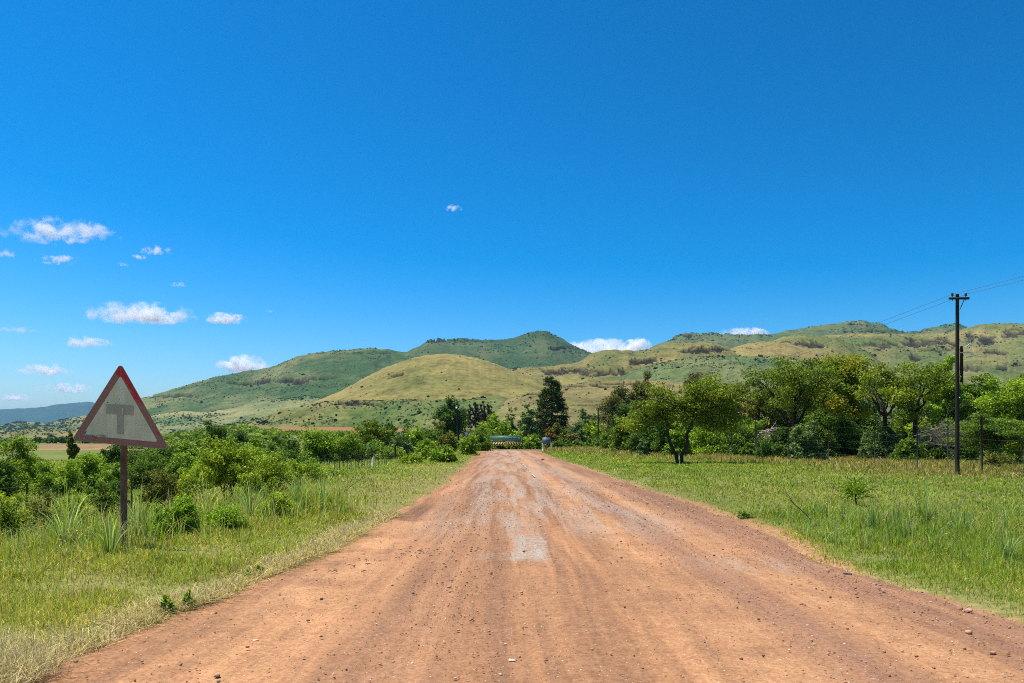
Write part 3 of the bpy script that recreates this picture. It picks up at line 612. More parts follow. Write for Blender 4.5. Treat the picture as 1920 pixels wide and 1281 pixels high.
for a in [(1456, 800, 78, 47, 'dark', 'dark bush at the foot of the wide dark-limbed thorn tree'),
          (1508, 786, 82, 46, 'bluegreen', 'grey-green bush under the wide dark-limbed thorn tree'),
          (1546, 806, 60, 47, 'mid', 'bush around the leaning brown trunk'),
          (1598, 778, 96, 50, 'dark', 'deep green bush under the yellow-flowering tree'),
          (1652, 796, 86, 46, 'bluegreen', 'broad-leaved bluish bush under the big open thorn tree'),
          (1704, 818, 76, 42.5, 'mid', 'leafy low bush at the stem of the big open thorn tree'),
          (1740, 800, 60, 50, 'dark', 'dark bush behind the dead branches'),
          (1792, 790, 96, 49, 'dark', 'dark bush behind the telephone pole'),
          (1884, 826, 90, 43, 'mid', 'bush in shade under the flat-layered thorn shrub'),
          (1408, 830, 46, 50, 'mid', 'low green bush at the foot of the tall thin fence post'),
          (1480, 836, 60, 46.5, 'bright', 'low bright bush before the grey-green bush')]:
    B('lush' if a[4] in ('bluegreen', 'mid') else 'bush', a[4], *a[:4], a[5], mult=1.1)
B('loose', 'olive', 1873, 846, 62, 33.5, 'small open shrub with bare crooked stems in the grass beyond the thick fence post', base=.45)
B('loose', 'mid', 1396, 958, 34, 14.4, 'small dark weed bush at the edge of the dirt road')

for i, (px, tp, wd, dd, pl, lb) in enumerate([(1178, 756, 70, 96, 'dark', 'dark bush mass under the grey-brown gum'), (1240, 748, 110, 80, 'mid', 'big bush behind the dark thicket, below the tallest grey gum'), (1310, 744, 120, 78, 'dark', 'big dark bush behind the twin-stemmed tree crown'), (1395, 752, 110, 74, 'mid', 'big green bush behind the olive drooping tree'),
    (1465, 742, 110, 66, 'dark', 'big dark bush behind the wide dark-limbed thorn tree'), (1540, 728, 110, 64, 'mid', 'big green bush filling the wood behind the leaning brown trunk'), (1620, 735, 120, 62, 'dark', 'big dark bush behind the yellow-flowering tree'), (1700, 738, 120, 60, 'mid', 'big green bush behind the big open thorn tree'), (1790, 742, 120, 64, 'dark', 'big dark bush in the wood beyond the telephone pole'), (1870, 745, 120, 60, 'bright', 'big bright bush behind the flat-layered thorn shrub'), (1945, 740, 110, 62, 'mid', 'big green bush at the frame edge within the wood')]):
    B('bush', pl, px, tp, wd, dd, lb)
for i, (px, tp, wd, dd, pl, lb) in enumerate([(262, 844, 80, 46, 'mid', 'wide bush behind the sign post, before the brown field'), (165, 848, 70, 60, 'dark', 'dark bush before the brown field, under the lower corner of the sign'), (60, 849, 80, 52, 'mid', 'bush behind the round yellow-green bush'), (0, 860, 80, 30, 'mid', 'bush cut by the frame edge before the round yellow-green bush'), (400, 838, 90, 50, 'bright', 'wide bush behind the tall yellowish shrub tree'), (470, 836, 80, 48, 'bright', 'bright bush behind the shrub with dark stems'), (540, 838, 90, 46, 'mid', 'wide low bush before the long hedge, near the fence'), (690, 826, 80, 66, 'mid', 'wide bush joining the hedge to the flat-topped olive-green tree'), (735, 834, 60, 60, 'bright', 'low bush behind the white marker post'), (375, 812, 90, 120, 'mid', 'green thicket bush on the slope behind the round-headed dark tree'), (300, 828, 90, 80, 'mid', 'thicket bush just beyond the lower corner of the sign')]):
    B('bush', pl, px, tp, wd, dd, lb)

# small dark sapling in the brown field, tree row beyond it
T('gum', 'olive', 138, 812, 26, 44, 'narrow dark sapling standing up against the brown field', base=.05, mult=1.5)
for i, (px, tp, wd) in enumerate([(92, 819, 24), (106, 818, 22), (120, 816, 26), (70, 817, 20), (160, 818, 26), (182, 820, 24)]):
    T('tree', 'dark', px, tp, wd, 430, 'dark tree in the row along the far side of the brown field', group='dark trees in a row beyond the brown field', base=.08)
# herb patch by the sign
for px, tp, wd, d, lb in [(338, 928, 84, 10.8, 'rounded patch of lime-green weed in the tall grass beside the sign post'), (300, 946, 60, 10.2, 'low lime-green weed patch in front of the rounded one'), (425, 946, 90, 11.5, 'lime-green weed patch under the tall yellowish shrub tree'), (520, 920, 70, 13.5, 'leafy weed patch among the tall grass by the mown bank')]:
    plant('weed_patch', 'bush', 'weed' if px < 430 else 'fresh', px, tp, wd, d, lb, cat='weeds', mult=1.1, bark=(.08, .1, .03), part='foliage')
for px, tp, wd, d, lb in [(313, 1116, 34, 6.45, 'small green weed on the hay strip, in front of the others'), (352, 1105, 32, 6.7, 'green weed on the hay strip at the dirt edge, beside a clod'), (463, 1066, 26, 8.2, 'small weed higher up the hay strip'), (487, 1058, 26, 8.45, 'topmost small weed on the hay strip')]:
    plant('weed', 'loose', 'bright', px, tp, wd, d, lb, cat='weed', mult=1.4, bark=(.08, .1, .03), part='foliage')

# --- the dark conifer
def conifer(px, top, wpx, d):
    r = rs(77); x = gx(px, d); z0 = zg1(x, d); H = pz(top, d) - z0; hw = wpx * d / F / 2
    root = empty('conifer_tree', (x, d, z0), 'tall dark egg-shaped conifer rising above the bushes near the junction', 'tree')
    MB().tube([(0, 0, -.1), (.05, 0, H * .5), (0, 0, H * .97)], [.34, .22, .04], 8, (.05, .035, .03)).build('trunk', BARK, root, sm=True)
    m = MB(); br = MB()
    for k in range(330):
        h = r.random() ** 1.25; zz = (.07 + .93 * h) * H
        prof = hw * (np.sin(np.pi * min(.12 + .9 * (1 - h), 1) * .56) ** .8) * (1.02 if h < .9 else 1.0)
        a = r.random() * 2 * np.pi; R = prof * r.uniform(.8, 1.12)
        tip = np.array([math.cos(a) * R, math.sin(a) * R, zz - .10 * R])
        br.tube([(0, 0, zz + .02 * H), tip * .5 + np.array([0, 0, .52 * zz]), tip], [.05, .03, .015], 4, (.05, .038, .03), cap=False)
        n = 72; t = r.random((n, 1)) ** .6
        C = np.array([tip[0] * .45, tip[1] * .45, zz]) * (1 - t) + (tip + np.array([0, 0, .12])) * t + r.normal(size=(n, 3)) * np.array([.22, .22, .16])
        V, f = leaf_quads(r, C, .30, .13, .3); m.add(V, f, np.repeat(pal_pick(r, PAL['conifer'], n), 4, 0))
    br.build('branch', BARK, root); m.build('crown', DARKLEAF, root)
conifer(1034, 709, 64, 142)

# --- dead brushwood, sticks, sapling
def twigs(m, r, p, dirv, ln, rad, depth, col, spread=.6, nb=4):
    s = np.linspace(0, 1, 5)[:, None]; dirv = unit(np.array(dirv, float))
    P = p + dirv * ln * s + r.normal(size=(5, 3)) * ln * .05 * s
    m.tube(P, np.linspace(rad, rad * .45, 5), 4 if rad < .02 else 5, col, cap=False)
    if depth:
        for _ in range(nb):
            q = P[r.integers(2, 5)]; twigs(m, r, q, dirv + r.normal(size=3) * spread, ln * r.uniform(.45, .75), rad * .5, depth - 1, col, spread, nb)
    return P[-1]
r = rs(41); d = 43.0; x = gx(1722, d)
root = empty('dead_tree', (x, d, zg1(x, d)), 'heap of grey leafless branches leaning out beside the big open thorn tree', 'dead branches')
m = MB()
for k in range(9): twigs(m, r, np.array([r.normal() * .15, 0, .9 + .1 * k]), (1.0 + r.random() * .5, r.normal() * .4, r.uniform(-.15, .75)), r.uniform(1.0, 1.9), .028, 3, (.17, .145, .125), .55, 4)
m.build('branch', BARK, root)
MB().tube([(0, 0, -.1), (.05, 0, .9), (.0, 0, 2.0)], [.07, .06, .04], 6, (.14, .12, .10)).build('stem', BARK, root)
d = 49.0; x = gx(1432, d); m = MB(); r = rs(43)
for k in range(4): twigs(m, r, np.array([-.5 + .1 * k, 0, 1.5 + .12 * k]), (1, r.normal() * .3, r.uniform(-.2, .35)), .9, .05, 2, (.36, .30, .24), .6, 3)
m.tube([(-.5, 0, -.1), (-.45, 0, .8), (-.5, 0, 1.6)], .06, 5, (.3, .25, .2))
tag(m.build('dead_branch', BARK, loc=(x, d, zg1(x, d))), 'pale bleached dead branch sticking out behind the tall thin fence post', 'dead branch')
r = rs(44); d = 16.0; x = gx(1604, d); root = empty('thorn_sapling', (x, d, zg1(x, d)), 'small bare thorn sapling with one green tuft in the verge grass', 'sapling')
m = MB(); m.tube([(0.03, 0, -.05), (0, 0, .2), (.02, 0, .45), (-.03, 0, .62)], [.02, .016, .012, .006], 5, (.05, .035, .03))
for h, dx, dz, l in [(.2, -1, .45, .5), (.2, 1, .5, .55), (.28, .9, .7, .45), (.34, -.8, .2, .35), (.3, 1, .05, .4), (.42, -.6, .8, .3), (.45, .6, 1, .34), (.12, -1, .25, .42), (.14, 1, .3, .4)]:
    twigs(m, r, np.array([0, 0, h]), (dx, r.normal() * .4, dz), l, .008, 2, (.06, .045, .038), .35, 2)
m.build('stem', BARK, root); c = MB(); n = 1500
C = r.normal(size=(n, 3)) * np.array([.13, .11, .085]) + np.array([-.04, 0, .36]); V, f = leaf_quads(r, C, .05, .02, .5); c.add(V, f, np.repeat(pal_pick(r, PAL['bright'], n), 4, 0)); c.build('foliage', LEAF, root)
for px, d, lb, sgn, col in [(1528, 13.2, 'dark leaning dead stick in the verge grass near the thorn sapling', -1, (.05, .035, .03)), (628, 17.2, 'dark forked dead stick rising at the edge of the mown bank', 1, (.07, .055, .045))]:
    x = gx(px, d); m = MB(); r = rs(int(px)); twigs(m, r, np.array([0, 0, -.05]), (sgn * .75, .1, .8), .55, .012, 2, col, .3, 2)
    tag(m.build('dead_stick', BARK, loc=(x, d, zg1(x, d))), lb, 'stick')

# ------------------------------------------------------------------ scrub on the hillsides
def shrub_mesh(seed, n=70):
    r = rs(seed); v = unit(r.normal(size=(n, 3))); v[:, 2] = np.abs(v[:, 2]); C = v * (r.random((n, 1)) ** .35) * np.array([.85, .85, .95]) * (.7 + .5 * vnoise(v[:, :1] * 2 + 5, v[:, 1:2] * 2 + 5, seed))
    return leaf_quads(r, C, .62, .40, .5, out=v * .6)
def hill_spots(r, name, n, px0, px1, py0, py1, patches=(), bias=.55):
    px, s, V, PY = HILLS[name]; out = []; tries = 0
    while len(out) < n and tries < n * 60:
        tries += 1; i = r.integers(len(s)); j = r.integers(len(px)); p = PY[i, j]; q = px[j]
        if not (px0 < q < px1 and py0 < p < py1): continue
        wgt = .06 + 1.3 * (fbm(np.array([q * .03]), np.array([p * .10]), 91)[0] > bias + .03)
        for (x0, y0, rx, ry, a) in patches: wgt += a * math.exp(-((q - x0) / rx) ** 2 - ((p - y0) / ry) ** 2)
        if r.random() * 1.6 < wgt: out.append(V[i, j])
    return np.array(out) if out else np.zeros((0, 3))
SCRUB = [  # hill, px range, py range, individuals, size, mass count, size, colour, patches
    ('dome_hill', 560, 1020, 664, 748, 14, (1.0, 1.7), 50, (.4, .9), (.028, .055, .02), [(845, 712, 22, 10, 3), (830, 705, 12, 6, 3), (745, 705, 40, 8, .6)]),
    ('apron_hill', 300, 1020, 742, 812, 54, (1.1, 2.2), 950, (.4, 1.1), (.03, .06, .02), [(650, 759, 50, 7, 4), (745, 757, 40, 8, 4), (700, 765, 120, 6, 1), (640, 793, 160, 5, 2.5), (800, 780, 60, 12, 1.5), (480, 790, 80, 6, 2.5)]),
    ('ledge_hill', 940, 1400, 716, 812, 24, (.9, 1.6), 200, (.4, 1.0), (.035, .06, .022), [(1100, 725, 60, 6, 1), (1000, 742, 40, 5, 1.2), (1300, 745, 80, 20, 1)]),
    ('middle_hill', 960, 1420, 640, 720, 16, (1.6, 2.8), 300, (.8, 1.6), (.03, .055, .022), [(1080, 698, 60, 6, 1), (1210, 680, 30, 8, 1.5), (1340, 657, 40, 6, 1.6)]),
    ('green_spur', 1150, 1640, 660, 740, 36, (1.5, 2.7), 650, (.6, 1.3), (.028, .06, .025), [(1400, 690, 60, 12, 1.2), (1250, 685, 60, 8, 1.2), (1340, 672, 70, 4, 1.2)]),
    ('shoulder_mountain', 270, 960, 650, 800, 34, (2.4, 4.0), 1700, (.9, 2.0), (.028, .058, .026), [(540, 722, 120, 10, 1.6), (330, 750, 80, 8, 1.2), (400, 705, 160, 5, .8)]),
    ('spur_hill', 200, 740, 742, 812, 24, (2.0, 3.2), 1300, (.9, 1.8), (.03, .062, .025), [(340, 792, 80, 10, 1.8), (570, 746, 30, 6, 2)]),
    ('peak_mountain', 790, 1130, 620, 700, 12, (3.6, 6), 520, (2, 3.6), (.026, .052, .026), [(1000, 627, 60, 5, 2), (850, 638, 60, 4, 2), (1000, 680, 60, 8, 1)]),
    ('plateau_hill', 1500, 2000, 604, 720, 26, (2.4, 4.0), 520, (1.0, 2.0), (.026, .052, .024), [(1660, 650, 60, 8, 1.2), (1740, 655, 50, 14, 2), (1850, 640, 20, 12, 1.6), (1900, 628, 30, 10, 1.2)]),
    ('knoll_hill', 1420, 1640, 628, 690, 8, (2.0, 3.4), 160, (1, 1.8), (.03, .055, .022), [(1510, 645, 40, 6, 1.5)]),
    ('bald_hill', 1290, 1600, 640, 700, 6, (1.8, 3), 60, (.8, 1.6), (.03, .055, .022), []),
    ('back_mountain', 1220, 1860, 600, 640, 20, (3.2, 5.5), 700, (1.6, 3), (.026, .054, .026), [(1270, 634, 20, 5, 1), (1640, 622, 60, 3, 2)]),
    ('pale_hill', -50, 330, 770, 814, 0, (4, 6), 700, (2, 5), (.03, .06, .03), [(30, 803, 40, 5, 3), (110, 800, 30, 4, 2)]),
    ('low_hill', -50, 330, 798, 830, 16, (2.2, 4), 500, (1, 2.5), (.03, .058, .026), [(20, 806, 40, 4, 2), (110, 810, 40, 4, 2), (40, 812, 60, 5, 2)])]
WORDS = dict(dome_hill='the bald dome hill', apron_hill='the gentle slope below the dome hill', ledge_hill='the brownish slope behind the dark conifer', middle_hill='the rocky tan hill beside the dome', green_spur='the green slope behind the twin-stemmed tree', shoulder_mountain='the long green mountain shoulder', spur_hill='the pale spur below the mountain shoulder', peak_mountain='the pointed far peak', plateau_hill='the rocky plateau behind the telephone pole', knoll_hill='the rounded tan knoll', bald_hill='the smooth tan hill', back_mountain='the far green ridge on the skyline', low_hill='the low pale hill beside the warning sign')
SHM = []
for k in range(5):
    V, f = shrub_mesh(300 + k); r = rs(k); c = np.repeat(np.exp(r.normal(size=(len(f), 1)) * .2) * np.array([.03, .058, .022]), 4, 0)
    SHM.append(MB().add(V, f, c).data('hill_shrub', LEAF))
for h, x0, x1, y0, y1, ni, si, nm, sm_, colr, patches in SCRUB:
    r = rs(abs(hash(h)) % 1 + len(h) * 13 + int(x0 * 7 + 9000))
    for p in hill_spots(r, h, ni, x0, x1, y0, y1, patches):
        o = bpy.data.objects.new('hill_shrub', SHM[r.integers(5)]); COL.objects.link(o); s = r.uniform(*si) * (.8 + .5 * r.random())
        o.location = p - np.array([0, 0, .15 * s]); o.scale = (s * r.uniform(.85, 1.25), s, s * r.uniform(.75, 1.2)); o.rotation_euler = (0, 0, r.random() * 6.28)
        tag(o, 'dark rounded shrub dotted on ' + WORDS[h], 'shrub', 'shrubs on ' + WORDS[h])
    m = MB(); P = hill_spots(r, h, nm, x0, x1, y0, y1, patches)
    for p in P:
        s = r.uniform(*sm_); V, f = leaf_quads(r, (lambda v: v * (r.random((22, 1)) ** .4))(unit(r.normal(size=(22, 3))) * np.array([1, 1, .8])), .8, .55, .4)
        m.add(V * s * np.array([1, 1, .8]) + p + np.array([0, 0, .35 * s]), f, np.repeat(np.exp(r.normal(size=(22, 1)) * .22) * np.array(colr) * r.uniform(.8, 1.6), 4, 0))
    if len(P): tag(m.build('hill_scrub', LEAF), kind='stuff')

# thickets on the valley floor, too far and too many to count
for px0, px1, d0, d1, n, smin, smax, seed in [(-120, 480, 120, 900, 520, 1.0, 3.4, 701), (430, 900, 130, 420, 150, .8, 2.0, 702), (300, 520, 100, 300, 160, 1.0, 2.6, 703), (1040, 1420, 110, 380, 160, .8, 2.2, 704), (1400, 2100, 75, 400, 200, 1.2, 3.0, 705)]:
    r = rs(seed); m = MB(); k = 0
    while k < n:
        px = r.uniform(px0, px1); d = d0 + (d1 - d0) * r.random() ** 1.3; x = gx(px, d)
        if fbm(np.array([px * .02]), np.array([d * .012]), 33)[0] + .2 * r.random() < .52: continue
        if (478 < px < 720 and 262 < d < 570) or (30 < px < 240 and 95 < d < 425) or (720 < px < 790 and d > 235): continue
        k += 1; s = r.uniform(smin, smax); V, f = leaf_quads(r, (lambda v: v * (r.random((90, 1)) ** .4))(unit(r.normal(size=(90, 3))) * np.array([1, 1, .8])), .42, .28, .8)
        m.add(V * s * np.array([1.2, 1.1, .75]) + np.array([x, d, zg1(x, d) + .4 * s]), f, np.repeat(np.exp(r.normal(size=(90, 1)) * .22) * np.array([(.14, .225, .026), (.19, .27, .034), (.10, .165, .024)][r.integers(3)]), 4, 0))
    tag(m.build('thicket_scrub', LEAF), kind='stuff')
# ================================================================== grass
def blades(m, r, x, y, h, wd, col, lean=.5, z=None, flat=0.0):
    """one bent blade per point: 5 vertices, a quad and a tip triangle"""
    n = len(x)
    z = zg(x, y) if z is None else z
    a = r.random(n) * 2 * np.pi; b = r.random(n) * 2 * np.pi
    dx = np.cos(a); dy = np.sin(a); wx = np.cos(b) * wd / 2; wy = np.sin(b) * wd / 2
    l = lean * (r.random(n) ** 1.3) * h * 1.25
    up = np.sqrt(np.maximum(1 - (l / np.maximum(h, 1e-4) / 1.6) ** 2, .08)) * h * (1 - flat)
    P0 = np.stack([x, y, z - .02], 1); D = np.stack([dx, dy, 0 * dx], 1) * l[:, None]; W = np.stack([wx, wy, 0 * wx], 1)
    Z = lambda k: np.stack([0 * x, 0 * x, up * k], 1)
    V = np.stack([P0 - W, P0 + W, P0 + D * .32 + Z(.62) + W * .85, P0 + D * .32 + Z(.62) - W * .85, P0 + D + Z(1)], 1).reshape(-1, 3)
    i = np.arange(n)[:, None] * 5
    m.add(V, [i + np.array([0, 1, 2, 3]), i + np.array([3, 2, 4])], np.repeat(col, 5, 0))
def scatter(r, n, d0, d1, pw, px0=-200, px1=2120):
    """points in the view fan, denser near the camera"""
    u = r.random(n); k = 2 - pw
    d = (d0 ** k + u * (d1 ** k - d0 ** k)) ** (1 / k)
    px = px0 + r.random(n) * (px1 - px0)
    return (px - CX) / F * d, d
def gcol(r, n, pals, w):
    k = r.choice(len(pals), size=n, p=np.array(w) / np.sum(w)); c = np.array(pals)[k]
    return np.clip(c * np.exp(r.normal(size=(n, 1)) * .22) * (1 + r.normal(size=(n, 3)) * .05), .01, .9)
LIME = (.31, .40, .045); GRN = (.22, .31, .038); DGRN = (.14, .21, .035); YEL = (.41, .385, .09); STRAW = (.60, .48, .23); HAY = (.66, .57, .38); BLUE = (.32, .45, .19); RED = (.34, .23, .12)
def turf(name, side, n, d0, d1, pw, seed, lim=None):
    r = rs(seed); x, y = scatter(r, n, d0, d1, pw, min(lim or -200, -200) if side < 0 else 700, max(lim or 2200, 2200) if side > 0 else 1000)
    tl = ledge(y) - x; tr = x - redge(y); e = tl if side < 0 else tr
    j = .5 * (fbm(x * 1.3, y * 1.3, 71) - .5)
    ok = (e + j > -.12) & (y < 94.5 + 4 * (np.abs(x) > 9)); 
    far = x < -11 - .0 * y
    cl = fbm(x * 1.6, y * 1.6, 72 + side, 3); big = .6 * fbm(x * .55, y * .16, 75 + side, 3) + .4 * fbm(x * .9, y * .5, 175 + side, 3)
    strip = smooth((fbm(x * .6, y * .3, 77) - .42) * 6) * np.exp(-((x - (23.6 - .13 * y)) / 1.2) ** 2) * (y > 15) * (y < 45)
    dens = np.clip(.75 + (cl - .42) * 2.2, .45, 1) * np.clip((e + j + .12) / .6, .04, 1) ** 1.5 * (1 - .96 * strip)
    ok &= r.random(n) < dens
    x, y, e, cl, big, far = [v[ok] for v in (x, y, e, cl, big, far)]; n = len(x)
    h = (.04 + .085 * r.random(n)) * (.65 + 1.1 * cl ** 2)
    edge = np.exp(-e / .8)
    h *= 1 - .5 * edge
    if side < 0:
        rough = smooth((e - 1.9) / 1.4) * (1 - smooth((y - 15) / 9)); h = h * (1 + 0.7 * rough * big)
        h = np.where(far, h * 1.6, h)
        yl = np.clip(.44 + 1.9 * (big - .5) + .35 * edge, .05, .95)
    else:
        rough = smooth((e - .7) / 1.2) * (1 - smooth((y - 9) / 8)); h = h * (1 + 0.6 * rough * (big + .2))
        yl = np.clip(.18 + 2.0 * (big - .5) + .45 * edge * (y < 14) * .7, .02, .8)
    h = h * (1 + .008 * np.clip(y - 14, 0, 60))
    wd = np.maximum(.005, .00085 * y) * np.exp(r.normal(size=n) * .25)
    c = gcol(r, n, [LIME, GRN, DGRN, BLUE], [3, 4, 1.4, .7]); cy = gcol(r, n, [YEL, STRAW, LIME, RED], [4, 1.6, 2, .5])
    c = np.where((r.random(n) < yl)[:, None], cy, c) * (.80 + .5 * fbm(x * 2.3, y * 1.1, 178, 3))[:, None]
    m = MB(); blades(m, r, x, y, h, wd, c, 1.4); tag(m.build(name, BLADE), kind='stuff')
turf('verge_grass', -1, 560000, 3.0, 15, 1.1, 501, -900); turf('verge_grass', -1, 200000, 15, 98, 1.5, 502)
turf('meadow_grass', 1, 600000, 3.6, 15, 1.1, 503, 2900); turf('meadow_grass', 1, 450000, 15, 100, 1.45, 504)
def tallgrass(name, pts, n, hr, seed, pal=((GRN, 3), (LIME, 3), (BLUE, 3), (YEL, 1.5), (STRAW, 1)), wmin=.006, lean=.85):
    """clumped tall grass: pts = rows of (px, d, spread across, spread along, weight, height factor)"""
    r = rs(seed); pts = np.array(pts, float); k = r.choice(len(pts), size=n, p=pts[:, 4] / pts[:, 4].sum())
    x = (pts[k, 0] - CX) / F * pts[k, 1] + r.normal(size=n) * pts[k, 2]; y = pts[k, 1] + r.normal(size=n) * pts[k, 3]
    q = np.round(x * 2.2) / 2.2; q2 = np.round(y * 2.2) / 2.2                # gather into tufts
    x = x * .45 + (q + .3 * (vnoise(q * 7, q2 * 7, 3) - .5)) * .55; y = y * .45 + (q2 + .3 * (vnoise(q * 7, q2 * 7, 4) - .5)) * .55
    ok = (x < ledge(y) - (.5 if seed != 512 else 3.6)) | (x > redge(y) + .45); ok &= (seed != 514) | (np.abs(x - (23.6 - .13 * y)) > .9) | (y > 45); x, y, k = x[ok], y[ok], k[ok]; n = len(x)
    h = r.uniform(*hr, size=n) * pts[k, 5] * (.6 + .8 * vnoise(x * 2, y * 2, 6)); wd = np.maximum(wmin, .0008 * y) * np.exp(r.normal(size=n) * .25)
    m = MB(); blades(m, r, x, y, h, wd, gcol(r, n, [p[0] for p in pal], [p[1] for p in pal]), lean); tag(m.build(name, BLADE), kind='stuff')
tallgrass('tall_grass', [(170, 9.4, .5, .6, 3, 1.0), (250, 10.2, .6, .8, 3, 1.1), (110, 10, .8, .8, 1.6, .8), (380, 12.2, .8, 1.0, 3, .95), (450, 13.2, .8, 1.0, 3, 1.0), (560, 14.6, .5, .9, 4, 1.05), (600, 15.3, .4, .7, 3, 1.0), (520, 15.5, .9, 1, 3, 1.0), (300, 12.5, 1, 1.1, 3, .9), (60, 12.5, 1.4, 1.0, 3, .9)], 5000, (.14, .55), 511, lean=.75)
tallgrass('tall_grass', [(0, 22, 3, 3, 4, 1), (150, 24, 3.5, 3, 3, 1), (300, 26, 3, 3, 3, .9), (480, 30, 3, 4, 3, .9), (600, 44, 1.2, 4, 4, .9), (680, 54, 1.2, 5, 5, .9), (750, 64, 1, 6, 4, 1), (560, 50, 3, 6, 4, 1), (640, 62, 4, 6, 6, 1.3)], 20000, (.10, .34), 512, ((GRN, 3), (LIME, 2), (BLUE, 3.5), (YEL, 2), (STRAW, 1)))
tallgrass('tall_grass', [(1640, 11.5, .9, .8, 4, .75), (1740, 11.8, .8, .8, 4, 1.0), (1580, 13.5, .9, 1.0, 3, .8), (1800, 11, .7, .8, 2, .8), (1690, 10.2, .9, .6, 3, .7), (1880, 8.6, .5, .5, 2, .7), (1840, 13, 1, 1, 2, .8)], 4200, (.10, .38), 513, ((GRN, 3), (LIME, 3), (BLUE, 4), (YEL, 1)), lean=.7)
tallgrass('seed_grass', [(1330, 54, 2.2, 3, 4, 1), (1420, 49, 2, 3, 4, 1), (1500, 46, 2, 2.5, 4, 1), (1580, 44, 2, 2.5, 4, 1), (1660, 40, 2, 3, 4, 1), (1740, 37, 2, 2.5, 4, 1), (1830, 34, 2, 2.5, 4, 1), (1910, 32, 2, 2.5, 4, 1), (1240, 62, 2.5, 4, 4, 1), (1150, 78, 3, 8, 5, 1), (1080, 92, 4, 6, 5, 1.1), (960, 102, 6, 1.4, 5, 1.2), (1880, 29, 1.5, 1.5, 3, .7), (1700, 32, 1.5, 2, 3, .6)], 60000, (.10, .38), 514, ((YEL, 2), (STRAW, 2), (GRN, 2.5), (RED, 4), (DGRN, 1)), wmin=.006)
# mown hay lying along the dirt edge
r = rs(520); n = 44000; y = 4.2 + 11 * r.random(n) ** 1.35; e = np.abs(r.normal(size=n)) * .20 * (1 + .5 * (y < 6)); lump = fbm(y * 1.2, y * 0, 9)
x = ledge(y) + .12 - e; ok = r.random(n) < np.clip(.35 + 1.6 * (lump - .35), .05, 1); x, y, lump = x[ok], y[ok], lump[ok]; n = len(x)
m = MB(); blades(m, r, x, y, r.uniform(.10, .26, n), np.maximum(.0035, .0009 * y), gcol(r, n, [HAY, STRAW, (.30, .27, .17), YEL], [4, 2, 3, 1]), 1.6, z=np.maximum(zg(x, y), .0) + .02 + .05 * r.random(n) * lump, flat=.55)
n = 9000; a = r.random(n); x = -2.95 - a * .75 + r.normal(size=n) * .08; y = 4.55 + r.normal(size=n) * .22 + a * .3
blades(m, r, x, y, r.uniform(.12, .30, n), np.full(n, .004), gcol(r, n, [HAY, (.36, .31, .21), (.30, .27, .17)], [4, 3, 2]), 1.5, z=np.maximum(zg(x, y), 0) + .02 + .09 * r.random(n), flat=.5)
tag(m.build('hay_litter', BLADE), kind='stuff')
# flowering grass stalks standing above the mown turf
r = rs(531); m = MB()
for side, n in ((-1, 2600), (1, 2600)):
    x, y = scatter(r, n, 4.5, 26, 1.25); e = (ledge(y) - x) if side < 0 else (x - redge(y)); ok = (e > .5) & (fbm(x * .5, y * .5, 190 + side) > .44); x, y = x[ok], y[ok]; n = len(x)
    h = r.uniform(.16, .42, n); blades(m, r, x, y, h, np.maximum(.0022, .0005 * y), gcol(r, n, [STRAW, YEL, (.40, .30, .18), GRN], [3, 2, 2, 1]), .5)
    r2 = rs(77 + side); z = zg(x, y)
    for q in range(5):
        C = np.stack([x + r.normal(size=n) * .02, y + r.normal(size=n) * .02, z + h * (.82 + .05 * q)], 1); V, f = leaf_quads(r, C, .045, np.maximum(.006, .0009 * y), .2); m.add(V, f, np.repeat(gcol(r, n, [STRAW, (.42, .30, .20), (.36, .24, .17)], [2, 2, 1]), 4, 0))
tag(m.build('seed_grass', BLADE), kind='stuff')
# arching tussocks that stand out one by one
def tussock(px, d, n, h, lb, pal, grp=None, seed=1):
    r = rs(seed); x0 = gx(px, d); z0 = zg1(x0, d); m = MB()
    for _ in range(n):
        a = r.random() * 6.283; l = h * r.uniform(.55, 1.1); out = r.uniform(.1, .75) * l; s = np.linspace(0, 1, 6)
        up = l * (s - .42 * s ** 3 * (out / l) * 1.6); wd = .007 * (1 - .85 * s)
        c0 = np.array([math.cos(a), math.sin(a), 0]); P = np.stack([c0[0] * out * s ** 1.6 + c0[0] * .05, c0[1] * out * s ** 1.6 + c0[1] * .05, up], 1)
        sd = np.array([-c0[1], c0[0], 0]); V = np.stack([P - sd * wd[:, None], P + sd * wd[:, None]], 1).reshape(-1, 3)
        m.grid(V, 6, 2, gcol(r, 1, pal, np.ones(len(pal)))[0])
    return tag(m.build('grass_tussock', BLADE, loc=(x0, d, z0)), lb, 'grass tussock', grp)
PB = [BLUE, GRN, (.17, .24, .10)]; PS = [YEL, STRAW, BLUE]
